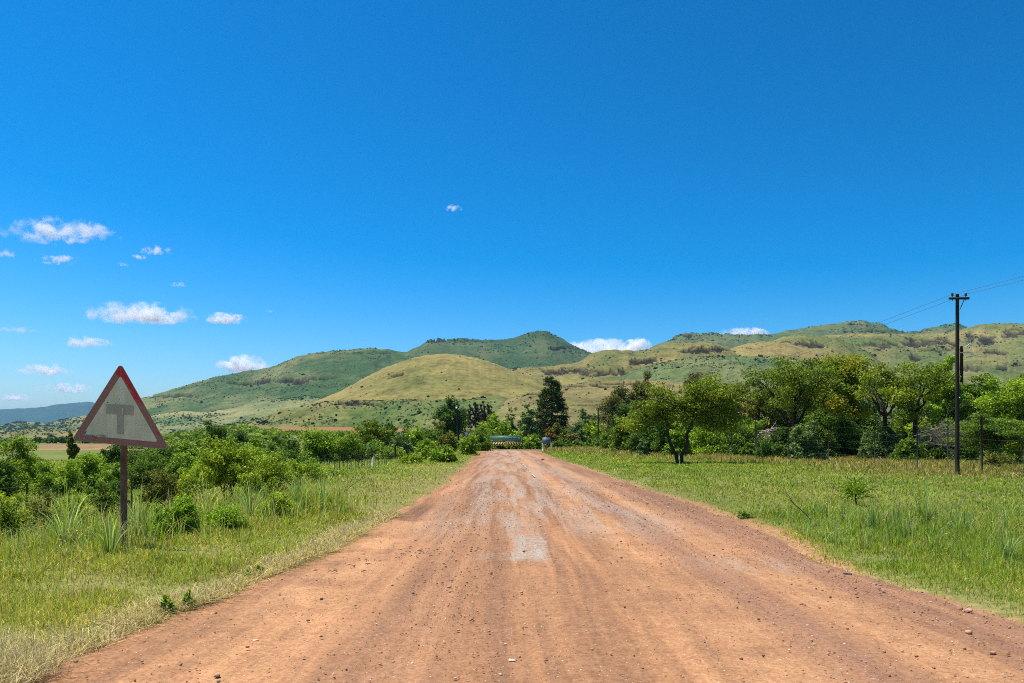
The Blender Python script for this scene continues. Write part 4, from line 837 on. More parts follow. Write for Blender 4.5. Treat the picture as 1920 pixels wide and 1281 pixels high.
for i, a in enumerate([(205, 9.0, 60, .62, 'arching blue-green grass tussock just before the foot of the sign post', PB), (120, 9.6, 60, .95, 'tall blue-green grass tussock standing on the side of the sign post away from the road', PB), (262, 10.4, 40, .9, 'tall thin grass tussock between sign post and lime-green weed patch', PB),
        (560, 14.8, 90, 1.05, 'dense dark-tipped reed tussock at the edge of the mown bank', PB), (606, 15.4, 60, .95, 'reed tussock next to the dark forked dead stick', PB), (385, 12.4, 40, 1.0, 'tall straw-tipped grass tussock under the yellowish shrub tree', PS), (470, 13.4, 50, .9, 'grass tussock between yellowish shrub tree and reed tussock', PB), (132, 12.6, 26, 1.3, 'very tall straw-coloured grass stems behind the blue-green tussock', PS),
        (1735, 11.9, 70, .85, 'highest arching grass tussock in the verge beyond the dirt road', PB), (1640, 11.8, 60, .6, 'low blue-green grass tussock below the thorn sapling', PB), (1585, 12.8, 50, .5, 'small blue-green tussock between dead stick and thorn sapling', PB), (1795, 11.2, 50, .5, 'dark green tussock following the highest arching one along the verge', PB), (1890, 8.8, 50, .45, 'tussock at the frame edge of the road verge', PB), (1700, 10.6, 40, .42, 'short tussock below the highest arching one', PB)]):
    tussock(*a[:5], a[5], seed=600 + i)

# ================================================================== stones and gravel
def stone_mesh(r, k=1):
    t = (1 + 5 ** .5) / 2
    V = unit(np.array([(-1, t, 0), (1, t, 0), (-1, -t, 0), (1, -t, 0), (0, -1, t), (0, 1, t), (0, -1, -t), (0, 1, -t), (t, 0, -1), (t, 0, 1), (-t, 0, -1), (-t, 0, 1)], float))
    Fc = np.array([(0, 11, 5), (0, 5, 1), (0, 1, 7), (0, 7, 10), (0, 10, 11), (1, 5, 9), (5, 11, 4), (11, 10, 2), (10, 7, 6), (7, 1, 8), (3, 9, 4), (3, 4, 2), (3, 2, 6), (3, 6, 8), (3, 8, 9), (4, 9, 5), (2, 4, 11), (6, 2, 10), (8, 6, 7), (9, 8, 1)])
    for _ in range(k):
        mid = {}; nf = []; Vl = list(V)
        def mp(a, b):
            key = (min(a, b), max(a, b))
            if key not in mid: mid[key] = len(Vl); Vl.append(unit(Vl[a] + Vl[b]))
            return mid[key]
        for a, b, c in Fc:
            ab, bc, ca = mp(a, b), mp(b, c), mp(c, a); nf += [(a, ab, ca), (b, bc, ab), (c, ca, bc), (ab, bc, ca)]
        V = np.array(Vl); Fc = np.array(nf)
    V = V * (1 + r.normal(size=(len(V), 1)) * .10)
    for _ in range(4):                                               # flat broken faces
        nn = unit(r.normal(size=3)); dd = V @ nn; V = V - np.maximum(dd - r.uniform(.45, .75), 0)[:, None] * nn
    return V, Fc
r = rs(530); SV = [stone_mesh(r, 0) for _ in range(8)]; m = MB()
n = 18000; d = (3.4 ** .6 + r.random(n) * (26 ** .6 - 3.4 ** .6)) ** (1 / .6); lo = ledge(d) + .1; hi = redge(d) - .05
band = r.random(n); cen = .85 - .017 * d
x = np.where(band < .35, cen + r.choice([-1.55, -1.2, 1.6, 2.75], size=n) + r.normal(size=n) * .3, lo + (hi - lo) * r.random(n)); x = np.where(band > .82, hi - np.abs(r.normal(size=n)) * .45, x)
ok = (x > lo) & (x < hi + .2); x, d = x[ok], d[ok]; n = len(x)
sz = np.clip(.0036 * np.exp(r.normal(size=n) * .5), .003, .022) * (1 + d * .03)
cols = np.array([(.26, .142, .082), (.35, .19, .105), (.44, .26, .15), (.13, .085, .065), (.56, .43, .31)])[r.choice(5, size=n, p=[.3, .36, .2, .05, .09])] * np.exp(r.normal(size=(n, 1)) * .15)
for k in range(8):
    I = np.arange(n) % 8 == k; V, f = SV[k]; q = I.sum(); a = r.random(q) * 6.28
    sc = sz[I][:, None] * np.stack([r.uniform(.8, 1.6, q), r.uniform(.8, 1.3, q), r.uniform(.4, .85, q)], 1)
    W = V[None] * sc[:, None]; W = np.stack([W[..., 0] * np.cos(a)[:, None] - W[..., 1] * np.sin(a)[:, None], W[..., 0] * np.sin(a)[:, None] + W[..., 1] * np.cos(a)[:, None], W[..., 2]], -1)
    W += np.stack([x[I], d[I], .016 + sc[:, 2] * .3], 1)[:, None]
    m.add(W.reshape(-1, 3), (f[None] + (np.arange(q) * len(V))[:, None, None]).reshape(-1, 3), np.repeat(cols[I], len(V), 0))
tag(m.build('gravel', STONE), kind='stuff')
def gd(py, h=0): return (EYE - h) * F / (py - HY)
RST = (.40, .20, .11); DST = (.15, .105, .08); PST = (.58, .46, .35); GST = (.27, .22, .19)
STONES = [(893, 1066, 10, .8, (.45, .26, .13), 'ochre pebble beside the clods, before the grey tar patch'), (921, 1073, 7, .6, DST, 'small dark stone next to the ochre pebble'), (1081, 1060, 13, .45, (.30, .17, .10), 'flat reddish stone beyond the grey tar patch on the road'),
    (1552, 1069, 11, .75, (.42, .19, .10), 'round red stone at the grassy edge of the road'), (1603, 1089, 10, .9, (.40, .20, .10), 'red lump of rock by the road edge grass below the dark slab'), (1588, 1073, 22, .35, (.20, .15, .13), 'dark flat slab at the road edge above the red lump'), (1640, 1094, 12, .6, GST, 'grey chip on the gravelly road edge'),
    (1797, 1138, 18, .7, (.32, .17, .11), 'angular brown rock at the verge touching a flat pinkish one'), (1816, 1142, 24, .45, (.42, .24, .16), 'flat pinkish rock at the verge touching the angular brown one'), (1861, 1220, 17, .6, (.44, .23, .13), 'orange-brown rock low on the road near the frame edge'), (1784, 1239, 11, .6, (.25, .13, .09), 'dark brown stone below the trio of chips'),
    (1761, 1203, 8, .8, (.33, .19, .12), 'upper chip of the trio on the brown track'), (1770, 1211, 8, .7, (.28, .16, .11), 'middle chip of the trio on the brown track'), (1781, 1214, 9, .6, (.36, .21, .14), 'lower chip of the trio on the brown track'), (1809, 1211, 8, .8, (.30, .17, .11), 'lone chip beside the trio on the brown track'), (1832, 1266, 12, .6, (.32, .18, .11), 'rounded brown stone near the bottom edge of the road'), (1823, 1199, 9, .5, (.2, .12, .09), 'dark chip above the trio on the brown track'),
    (959, 1232, 24, .15, PST, 'pale flat flake pressed into the road centre'), (947, 1202, 9, .3, PST, 'tiny pale chip above the pale flat flake'), (938, 1258, 10, .25, (.5, .42, .36), 'pale chip below the pale flat flake'), (862, 1148, 8, .9, (.14, .11, .06), 'dark olive clod on the road, upper of two'), (864, 1168, 10, .5, (.16, .12, .08), 'dark flat clod on the road, lower of two'), (650, 1248, 14, .4, (.13, .11, .10), 'charcoal coloured stone near the bottom edge of the road'), (776, 1270, 12, .4, (.16, .09, .06), 'dark stone at the very bottom edge of the road'),
    (1046, 1221, 7, .6, DST, 'small black stone in the middle of the road bottom'), (981, 1173, 5, .8, DST, 'tiny black pebble in the road centre'), (1120, 1134, 8, .5, (.12, .09, .06), 'black twig-like chip on the light sandy streak'), (591, 1068, 14, .5, (.26, .10, .06), 'dark red clod on the dirt beside the hay strip'), (603, 1119, 10, .6, DST, 'black clod on the dirt below the dark red one'), (578, 1159, 9, .6, DST, 'black clod on the dirt in the sandy wheel track'), (479, 1196, 14, .35, PST, 'white flat stone in the sandy wheel track'), (408, 1262, 16, .35, (.11, .08, .06), 'black flat clod near the bottom of the sandy wheel track'), (411, 1272, 12, .5, DST, 'black clod just below the black flat one'), (199, 1228, 9, .5, (.3, .14, .08), 'small red clod on the dirt near the hay'),
    (1337, 1247, 12, .7, (.3, .17, .1), 'brown stone in the sandy heap at the road bottom'), (1389, 1230, 9, .7, (.22, .15, .12), 'dark grey stone above the brown stone in sand'), (1431, 1224, 8, .7, (.14, .1, .08), 'dark stone between two gravel bands of the road'), (1394, 1177, 7, .5, DST, 'black chip on the smooth dark track'), (1395, 1124, 6, .8, DST, 'tiny black stone on the sandy track before the tar patch'), (1561, 1266, 14, .5, (.24, .2, .18), 'grey flat stone at the bottom of the dark track'), (1637, 1268, 16, .3, (.3, .24, .21), 'long grey flake near the bottom of the road'), (1617, 1229, 12, .3, (.5, .36, .26), 'pale tan flake on the road tracks'), (1542, 1105, 7, .9, DST, 'black pebble, lower of a pair near the verge'), (1530, 1102, 6, .8, DST, 'black pebble, upper of a pair near the verge'), (1514, 1220, 10, .6, (.2, .13, .1), 'dark stone on the dark band beside grey gravel'), (1665, 1197, 8, .6, (.2, .12, .09), 'dark chip beside the band of coarse gravel'), (1715, 1257, 9, .6, (.28, .17, .12), 'small brown stone near the bottom, before the rounded one'), (1193, 1192, 16, .18, PST, 'pale flake on the sandy streak of the road'), (1181, 1191, 8, .3, (.5, .4, .3), 'pale chip touching the pale flake')]
for i, (px, py, wpx, fl, c, lb) in enumerate(STONES):
    rr = rs(900 + i); d = gd(py, .02); s = .85 * wpx * d / F / 2; V, f = stone_mesh(rr, 1); V = V * np.array([s, s * rr.uniform(.7, 1), s * fl])
    cc = np.array(c) * np.exp(rr.normal(size=(len(V), 1)) * .08)
    x0 = gx(px, d); o = MB().add(V, f, cc).build('stone', STONE, loc=(x0, d, -.002 + s * fl * .38)); o.rotation_euler = (0, 0, rr.uniform(-.4, .4)); tag(o, lb, 'stone')
# dark crumbs and twigs on the dirt
m = MB(); r = rs(540)
for _ in range(34):
    y = r.uniform(8.4, 10.6); x = -2.1 + (y - 8) * .42 + r.normal() * .16; a = r.random() * 3.14; l = r.uniform(.02, .08)
    m.tube([(x, y, .03), (x + math.cos(a) * l / 2, y + math.sin(a) * l / 2, .04), (x + math.cos(a) * l, y + math.sin(a) * l, .03)], .004, 4, np.array((.06, .045, .04)) * r.uniform(.7, 2))
tag(m.build('twig_litter', BARK), kind='stuff')

# ================================================================== lettering
def text_into(m, s, x, z, h, y, col, align='LEFT', wfit=None, M=None):
    cu = bpy.data.curves.new('t', 'FONT'); cu.body = s; cu.size = 1; cu.align_x = align; cu.resolution_u = 2
    o = bpy.data.objects.new('t', cu); COL.objects.link(o); dg = bpy.context.evaluated_depsgraph_get()
    me = bpy.data.meshes.new_from_object(o.evaluated_get(dg)); bpy.data.objects.remove(o); bpy.data.curves.remove(cu)
    V = np.array([v.co[:] for v in me.vertices]); k = h / .72; kx = k
    if wfit: kx = wfit / (V[:, 0].max() - V[:, 0].min()); V[:, 0] -= V[:, 0].min()
    P = np.stack([x + V[:, 0] * kx, np.full(len(V), y), z + V[:, 1] * k], 1)
    if M is not None: P = M(P)
    for nvert in {len(p.vertices) for p in me.polygons}:
        m.add(P, np.array([p.vertices[:] for p in me.polygons if len(p.vertices) == nvert]), col); P = P.copy()
    bpy.data.meshes.remove(me)
def rounded(pts, rad, n=6):
    out = []; pts = [np.array(p, float) for p in pts]
    for i, p in enumerate(pts):
        a = unit(pts[i - 1] - p); b = unit(pts[(i + 1) % len(pts)] - p); h = math.acos(np.clip(a @ b, -1, 1)) / 2
        c = p + unit(a + b) * rad / math.sin(h); t0 = p + a * rad / math.tan(h); t1 = p + b * rad / math.tan(h)
        a0 = math.atan2(*(t0 - c)[::-1]); a1 = math.atan2(*(t1 - c)[::-1]); da = (a1 - a0 + math.pi) % (2 * math.pi) - math.pi
        out += [c + rad * np.array([math.cos(a0 + da * k / n), math.sin(a0 + da * k / n)]) for k in range(n + 1)]
    return np.array(out)
def ring(m, A_, B_, y, col):
    n = len(A_); V = np.concatenate([np.stack([P[:, 0], np.full(n, y), P[:, 1]], 1) for P in (A_, B_)]); i = np.arange(n); j = (i + 1) % n
    m.add(V, np.stack([i, j, n + j, n + i], 1), col)

# ------------------------------------------------------------------ the warning sign
def sign_face_mat():
    t = newmat('faded_sign_face'); o = t.obj(); c = t.attr()
    a = t.noise(o, 3, 5, .6); b = t.noise(o, 60, 3, .6); st = t.noise(t.map(o, (9, 1, .8)), 2.5, 4, .6)
    c = t.mix(c, t.ramp(a, [(.3, (.86, .85, .84)), (.7, (1.12, 1.1, 1.06))]), 1.0, 'MULTIPLY')
    c = t.mix(c, t.ramp(st, [(.3, (.9, .9, .9)), (.7, (1.06, 1.06, 1.06))]), 1.0, 'MULTIPLY')
    v = t.n('ShaderNodeTexVoronoi', {'Vector': o, 'Scale': 13.0}); vc = t.n('ShaderNodeSeparateColor', {0: v.outputs['Color']})
    sp = t.math('MULTIPLY', t.ramp(v.outputs['Distance'], [(.08, 1), (.16, 0)]), t.ramp(vc.outputs[0], [(.6, 0), (.66, 1)]))
    c = t.mix(c, (.10, .085, .07), sp)
    sep = t.n('ShaderNodeSeparateXYZ', {0: o}); scr = t.math('MULTIPLY', t.math('LESS_THAN', t.math('ABSOLUTE', t.math('ADD', sep.outputs[0], t.math('MULTIPLY', t.math('SUBTRACT', b, .5), .06))), .03), t.math('MULTIPLY', t.math('GREATER_THAN', sep.outputs[2], .52), t.ramp(t.noise(o, 40, 3), [(.42, 0), (.58, .95)])))
    c = t.mix(c, (.85, .80, .72), scr)
    return t.out(t.bsdf(c, .55, .3, bump=a, bs=.1, bd=.01))
def sign_rim_mat():
    t = newmat('faded_red_rim'); o = t.obj()
    a = t.noise(o, 4, 5, .65); b = t.noise(o, 45, 3, .65); sep = t.n('ShaderNodeSeparateXYZ', {0: o})
    # dust film everywhere but along the upper edges facing the rain
    k = t.math('ADD', t.math('MULTIPLY', sep.outputs[0], 1.5), t.math('ADD', t.math('MULTIPLY', sep.outputs[2], 1.15), t.math('MULTIPLY', t.math('SUBTRACT', a, .5), .9)))
    c = t.mix((.42, .15, .105), (.62, .025, .02), t.ramp(k, [(.92, 0), (1.12, 1)]))
    c = t.mix(c, (.50, .33, .29), t.ramp(b, [(.56, 0), (.70, .75)]))
    c = t.mix(c, (.42, .035, .025), t.ramp(t.noise(o, 17, 2), [(.66, 0), (.72, .8)]))
    return t.out(t.bsdf(c, .55, .3, bump=b, bs=.15, bd=.004))
d = 9.6; x0 = gx(232, d); z0 = zg1(x0, d)
root = empty('warning_sign', (x0, d, z0 - .25), 'big faded triangular warning sign with red rim and grey T symbol on rusty post', 'road sign')
zz = lambda py: pz(py, d) - (z0 - .25); xx = lambda px: gx(px, d) - x0
bot = zz(834); apex = zz(683) - bot
C3 = [(xx(138), zz(826) - bot), (xx(321), zz(843) - bot), (xx(229.5), apex + .012)]
P_out = rounded(C3, .035)
m = MB(); m.prism(P_out, 0, .004, (.16, .13, .11)); s_ = np.array([.985])
pl = m.build('sign_plate', METAL, root, loc=(0, -.045, bot))
cen3 = np.mean(C3, 0)
P_in = rounded([cen3 + (np.array(p) - cen3) * .755 for p in C3], .02); P_edge = cen3 + (P_out - cen3) * .987
P_l = cen3 + (P_in - cen3) * 1.015
m = MB(); ring(m, P_edge, P_l, -.002, (.3, .05, .04)); rim = m.build('rim', sign_rim_mat(), root, loc=(0, -.045, bot))
m = MB(); ring(m, P_l, P_in, -.0022, (.8, .7, .58)); ring(m, P_out, P_edge, -.0022, (.36, .33, .30)); m.build('white_edging', sign_face_mat(), root, loc=(0, -.045, bot))
fm = sign_face_mat(); m = MB(); n = len(P_in); m.add(np.stack([P_in[:, 0], np.full(n, -.002), P_in[:, 1]], 1), np.arange(n)[None], (.86, .68, .45)); face = m.build('sign_face', fm, root, loc=(0, -.045, bot))
m = MB(); q = lambda a: np.stack([[xx(p) for p, _ in a], np.full(len(a), -.0045), [zz(v) - bot for _, v in a]], 1)
m.add(q([(203.5, 757.5), (254.5, 761), (254, 779.5), (236, 778), (235.5, 814.5), (223, 814), (223.5, 777.5), (203, 776)][::-1]), np.arange(8)[None], (.53, .42, .29)); m.build('symbol', fm, root, loc=(0, -.045, bot))
m = MB(); m.tube([(xx(234.2), -.008, zz(765.5) - bot), (xx(234.5), -.010, zz(771) - bot), (xx(234), -.007, zz(778) - bot)], [.006, .010, .005], 5, (.7, .7, .72)); m.build('dent_glint', METAL, root, loc=(0, -.045, bot))  # pale raised sliver: the dent's highlight is put into its colour
m = MB(); text_into(m, 'Roadsigns A-9 K082', 0, 0, .024, -.0048, (.05, .09, .13), wfit=.25, M=lambda P: np.stack([xx(164.5) + P[:, 0], P[:, 1], zz(816.8) - bot + P[:, 2] - P[:, 0] * .065], 1))
m.prism([(xx(161), zz(814) - bot), (xx(163), zz(814.5) - bot), (xx(166.5), zz(809) - bot), (xx(165.5), zz(808) - bot)], -.0048, -.0046, (.07, .12, .16)); m.build('lettering', PAINT, root, loc=(0, -.045, bot))
def rust_mat():
    t = newmat('rusty_steel'); o = t.obj(); a = t.noise(t.map(o, (1, 1, .35)), 9, 5, .7); b = t.noise(t.map(o, (1, 1, .5)), 22, 3)
    c = t.ramp(a, [(.30, (.05, .033, .03)), (.48, (.13, .058, .045)), (.58, (.19, .085, .06)), (.68, (.27, .21, .18))])
    c = t.mix(c, (.23, .24, .25), t.ramp(b, [(.62, 0), (.70, .8)]))
    return t.out(t.bsdf(c, .7, .35, bump=a, bs=.3, bd=.01))
m = MB(); m.tube([(0, 0, -.1), (0, 0, bot * .5), (.004, 0, bot + .75)], .041, 14, (.1, .05, .04)); m.build('post', rust_mat(), root, sm=True)
m = MB()
for zb in (.16, .55): m.box((0, .0, bot + zb), (.12, .076, .035), (.12, .1, .09))
m.build('clamp', METAL, root)

# ------------------------------------------------------------------ direction board over chevron board at the junction
d = 99.8; k = d / F; x0 = gx(948, d); gz = zg1(x0, d)
XX = lambda px: gx(px, d) - x0; ZZ = lambda py: pz(py, d) - gz
GB = (.03, .15, .08); WH = (.95, .95, .92); YE = (.9, .72, .08)
root = empty('direction_sign', (x0, d, gz), 'green direction board with white and yellow lettering mounted above the chevron strip at the junction', 'road sign')
xl, xr, zt, zm, zb = XX(918.4), XX(977.6), ZZ(817.2), ZZ(823.6), ZZ(829.6)
m = MB(); m.box(((xl + xr) / 2, .02, (zt + zb) / 2), (xr - xl, .03, zt - zb), GB); m.build('board', PAINT, root)
m = MB(); bw = .035; y_ = -.001
for zc in (zt - .03, zm, zb + .03): m.box(((xl + xr) / 2, y_, zc), (xr - xl - .04, .006, bw), (.26, .42, .33))
for xc in (xl + .03, xr - .03): m.box((xc, y_, (zt + zb) / 2), (bw, .005, zt - zb - .12), (.26, .42, .33))
m.build('border', PAINT, root)
m = MB(); text_into(m, 'R533', XX(925.8), ZZ(821.2), .17, -.003, YE, wfit=.60); text_into(m, 'R533(R36)', XX(925.6), ZZ(827.4), .17, -.003, YE, wfit=1.15)
m.build('route_number', PAINT, root)
m = MB(); text_into(m, 'Pilgrims Rest', XX(946.8), ZZ(821.6), .17, -.003, WH, wfit=1.58); text_into(m, 'Lydenburg', XX(947.2), ZZ(828.2), .17, -.003, WH, wfit=1.18); m.build('lettering', PAINT, root)
arrow = lambda cx, cz, s: [(cx - .12 * s, cz), (cx, cz + .11), (cx, cz + .05), (cx + .12 * s, cz + .05), (cx + .12 * s, cz - .05), (cx, cz - .05), (cx, cz - .11)][::s]
m = MB(); m.prism(arrow(XX(973), ZZ(821.3), -1), -.004, -.002, WH); m.prism(arrow(XX(922.4), ZZ(826.4), 1), -.004, -.002, WH); m.build('arrow', PAINT, root)
for px in (923.5, 949, 972.5): MB().tube([(XX(px), .09, -.3), (XX(px), .09, zt - .05)], .05, 8, (.05, .04, .035)).build('post', METAL, root)
root2 = empty('chevron_sign', (x0, d - .02, gz), 'yellow and black chevron strip pointing both ways under the green direction board', 'road sign')
zt2, zb2 = ZZ(829.9), ZZ(836.2); zc = (zt2 + zb2) / 2; hh = (zt2 - zb2) / 2; xl, xr = XX(919.3), XX(977)
YC = (.74, .60, .16)
m = MB(); m.box(((xl + xr) / 2, .02, zc), (xr - xl, .02, 2 * hh), YC); m.build('board', PAINT, root2)
m = MB(); BK = (.006, .006, .006); wv = .17; xm = (xl + xr) / 2; st = (xm - xl - .30) / 5
for i in range(5):
    a = xl + .06 + st * i; b = xr - .06 - st * i; t_ = hh * .85
    m.prism([(a, zc), (a + t_, zc + hh), (a + t_ + wv, zc + hh), (a + wv, zc), (a + t_ + wv, zc - hh), (a + t_, zc - hh)], .004, .009, BK)
    m.prism([(b, zc), (b - t_, zc + hh), (b - t_ - wv, zc + hh), (b - wv, zc), (b - t_ - wv, zc - hh), (b - t_, zc - hh)][::-1], .004, .009, BK)
m.build('chevron_marking', PAINT, root2)
m = MB(); m.prism([(xm + .29 * math.cos(a), zc + .27 * math.sin(a)) for a in np.arange(8) * math.pi / 4 + math.pi / 8], -.004, .003, (.62, .45, .03)); m.build('centre_disc', PAINT, root2)

# yield sign
d = 94.0; x0 = gx(874.5, d) ; gz = zg1(x0, d); ZZ = lambda py: pz(py, d) - gz
root = empty('yield_sign', (x0, d, gz), 'inverted triangular white yield sign with red rim above a roadside bush', 'road sign')
s = .5; c = [(-s, ZZ(809)), (s, ZZ(809)), (0, ZZ(822))]; ce = np.mean(c, 0); Po = rounded(c, .05); Pi = rounded([ce + (np.array(p) - ce) * .56 for p in c], .03)
m = MB(); m.prism(Po, 0, .01, (.2, .19, .18)); m.build('sign_plate', METAL, root)
m = MB(); ring(m, Po, Pi, -.004, (.38, .04, .035)); m.build('rim', PAINT, root); m = MB(); n = len(Pi); m.add(np.stack([Pi[:, 0], np.full(n, -.004), Pi[:, 1]], 1), np.arange(n)[None], (.62, .64, .66)); m.build('sign_face', PAINT, root)
MB().tube([(0, .06, -.3), (0, .06, ZZ(811))], .038, 8, (.2, .19, .18)).build('post', METAL, root)
# dark blue board on two posts
d = 88.0; x0 = gx(1024, d); gz = zg1(x0, d); XX = lambda px: gx(px, d) - x0; ZZ = lambda py: pz(py, d) - gz
root = empty('notice_board', (x0, d, gz), 'small dark blue-grey board between two posts with white painted feet', 'notice board')
m = MB(); m.box((XX(1024), 0, ZZ(826.9)), (XX(1031) - XX(1016.5), .03, ZZ(820.6) - ZZ(833.2)), (.11, .16, .21)); m.build('board', PAINT, root)
for a, b in (((1015.6, 817), (1018.8, 846)), ((1032.4, 815), (1034.4, 846))):
    f = lambda py: (XX(a[0] + (b[0] - a[0]) * (py - a[1]) / (b[1] - a[1])), .05, ZZ(py))
    p = MB().tube([f(a[1]), f(831)], .045, 8, (.05, .05, .055)).build('post', METAL, root); MB().tube([f(830.4), f(849)], .085, 8, (.95, .93, .88)).build('post_foot', PAINT, p)

# ------------------------------------------------------------------ telephone poles and wires
BKW = (.028, .022, .019)
def pole(px, d, toppy, rad, lb, arm=None, name='telephone_pole', lean=0, tag_=None):
    x = gx(px, d); z = zg1(x, d); H = pz(toppy, d) - z
    root = empty(name, (x, d, z), lb, 'pole', 'telephone poles along the road' if arm else None)
    m = MB(); s = np.linspace(0, 1, 8); w_ = .012 * (vnoise(s * 5, s * 0, int(px)) - .5) * rad * 30
    m.tube(np.stack([lean * (s - 0) + w_ * .3, 0 * s, -.4 + (H + .4) * s], 1), rad * (1.12 - .3 * s), 12, BKW); m.build('shaft', WOOD, root, sm=True)
    tops = []
    if arm:
        za = H - .17; a = MB(); a.box((lean, -rad - .04, za), (.74, .075, .085), (.05, .035, .028)); ao = a.build('crossarm', WOOD, root)
        for sx in (-.25, .25):
            i = MB(); i.tube([(lean + sx, -rad - .04, za - .09), (lean + sx, -rad - .04, za + .09)], .012, 6, (.03, .03, .03)); i.build('pin', METAL, ao)
            i = MB(); i.tube([(lean + sx, -rad - .04, za + .085), (lean + sx, -rad - .04, za + .10), (lean + sx, -rad - .04, za + .13), (lean + sx, -rad - .04, za + .175), (lean + sx, -rad - .04, za + .20), (lean + sx, -rad - .04, za + .215)], [.042, .048, .036, .046, .03, .012], 10, (.035, .022, .018)); i.build('insulator', CERAMIC, root, sm=True)
            tops.append(np.array([x + lean + sx, d - rad - .04, z + za + .15]))
        b = MB(); b.tube([(lean + .19, -rad - .06, za - .03), (lean + .04, -rad - .02, za - .42)], .014, 6, (.05, .05, .05)); b.build('brace', METAL, root)
    if tag_: t = MB(); t.box((rad * .55 + lean * .4, -rad * 1.0, tag_), (.045, .012, .045), (.8, .82, .82)); t.build('tag', METAL, root)
    return tops
t1 = pole(1795, 28.8, 552, .073, 'thick dark telephone pole with crossarm and two insulators on the meadow edge', True, tag_=2.95)
t2 = pole(1121.5, 125.0, 765, .12, 'far dark telephone pole between green bushes near the junction', True)
pole(861, 104.0, 760, .12, 'leaning dark pole with a white top above the bushes behind the yield sign', lean=-.35)
d = 104.0; x = gx(861, d) - .35; zt = pz(760, d)
bpy.data.objects['telephone_pole.002']; m = MB(); m.tube([(-.35, 0, 0), (-.35, 0, -.42)], .125, 10, (.75, .76, .76)); o = m.build('pole_cap', METAL, bpy.data.objects['telephone_pole.002']); o.location = (0, 0, zt - zg1(gx(861, d), d) + .01)
def wire(A_, B_, sag, lb):
    s = np.linspace(0, 1, 60)[:, None]; P = A_ + (B_ - A_) * s; P[:, 2] -= 4 * sag * (s * (1 - s))[:, 0]
    L0 = P.mean(0); tag(MB().tube(P - L0, .0065, 5, (.10, .13, .16), cap=False).build('telephone_wire', METAL, loc=L0), lb, 'wire', 'wires of the telephone line')
dirn = (t1[0] - t2[0]) * np.array([1, 1, 0]); dirn /= np.linalg.norm(dirn)
for i in (0, 1):
    wire(t1[i], t2[i], 1.0, ('wire from the roadside side insulator running down to the far pole', 'wire from the meadow side insulator running down to the far pole')[i])
    wire(t1[i], t1[i] + np.array([.6, -62, .55]), .8, ('wire from the roadside side insulator running up out of frame', 'wire from the meadow side insulator running up out of frame')[i])
# power pole behind the wood
d = 72.0; x = gx(1803, d); z = zg1(x, d); H = pz(649.5, d) - z
root = empty('power_pole', (x, d, z), 'power pole with pale glass insulators showing behind the telephone pole', 'pole')
m = MB(); m.tube([(0, 0, -.4), (0, 0, H)], [.19, .13], 10, BKW); m.build('shaft', WOOD, root, sm=True)
m = MB(); m.box((0, -.16, H - .62), (1.9, .10, .10), (.22, .23, .23)); ar = m.build('crossarm', METAL, root)
for dx, dz, ex, ez in ((.2, -.05, .75, .38), (.3, -.55, 1.0, -.5), (.3, -.95, .95, -.85), (-.4, -.55, -1.15, -.85), (.75, -.7, 1.75, -.85)):
    s = np.linspace(0, 1, 13); rr = np.where(np.arange(13) % 2, .055, .022); m = MB(); m.tube(np.stack([dx + (ex - dx) * s, -.2 + 0 * s, H - .1 + dz + (ez - dz) * s], 1), rr, 8, (.35, .45, .45)); m.build('insulator', CERAMIC, root)
m = MB(); m.tube([(0, -.15, H - .2), (.75, -.2, H + .28), (1.0, -.2, H - .5)], .02, 5, (.5, .52, .52)); m.build('jumper', METAL, root)

# ------------------------------------------------------------------ wire fences
def fence(pts, lb, hts, strands, rad, col, spacer=None, thick=()):
    """pts: (px, d, height)"""
    P = [np.array([gx(px, d), d, 0]) for px, d, _ in pts]; x0, y0 = P[0][:2]; z0 = zg1(x0, y0)
    root = empty('wire_fence', (x0, y0, z0), lb, 'fence'); G = []
    for i, (p, (px, d, h)) in enumerate(zip(P, pts)):
        z = zg1(p[0], p[1]); b = np.array([p[0] - x0, p[1] - y0, z - z0]); G.append((b, h)); r = rs(int(px)); tl = r.normal() * .02
        R = rad * (1.9 if i in thick else 1) * max(1, d / 34)
        MB().tube([b + (0, 0, -.2), b + (tl * .5, 0, h * .5), b + (tl, 0, h)], R, 6, np.array(col) * r.uniform(.7, 1.3)).build('post', WOOD if i in thick else METAL, root)
    for k in range(strands):
        Q = []
        for (b, h) in G: Q.append(b + np.array([0, -rad, h * (.12 + .82 * k / (strands - 1))]))
        m = MB()
        for a, b in zip(Q[:-1], Q[1:]):
            s = np.linspace(0, 1, 5)[:, None]; q = a + (b - a) * s; q[:, 2] -= .04 * (s * (1 - s) * 4)[:, 0]; m.tube(q, .0018, 4, (.10, .10, .10), cap=False)
        m.build('wire', METAL, root)
    if spacer:
        r = rs(5)
        for (a, ha), (b, hb) in zip(G[:-1], G[1:]):
            n = max(2, int(np.linalg.norm(b - a) / spacer)); 
            for j in range(1, n):
                q = a + (b - a) * j / n; m = MB(); m.tube([q + (0, -.01, .02), q + (r.normal() * .02, -.01, ha * .9)], .012, 4, np.array((.07, .055, .045)) * r.uniform(.6, 1.6), cap=False); m.build('spacer', METAL, root)
    return root
fence([(-160, 15, 1.15), (50, 15.8, 1.15), (128, 17.5, 1.1), (198, 19, 1.1), (247, 20.2, 1.15), (330, 22.5, 1.1), (430, 26, 1.1), (535, 29.5, 1.15), (589, 33, 1.15), (618, 36.5, 1.2), (637, 39, 1.2), (673, 44, 1.2), (697, 49, 1.2), (716, 52, 1.2), (741, 58, 1.25), (760, 64, 1.3), (786, 74, 1.2)],
      'low wire fence with thin dark stakes running along the bushes beside the mown bank', 0, 5, .022, (.05, .042, .036), .95, thick=(14, 15))
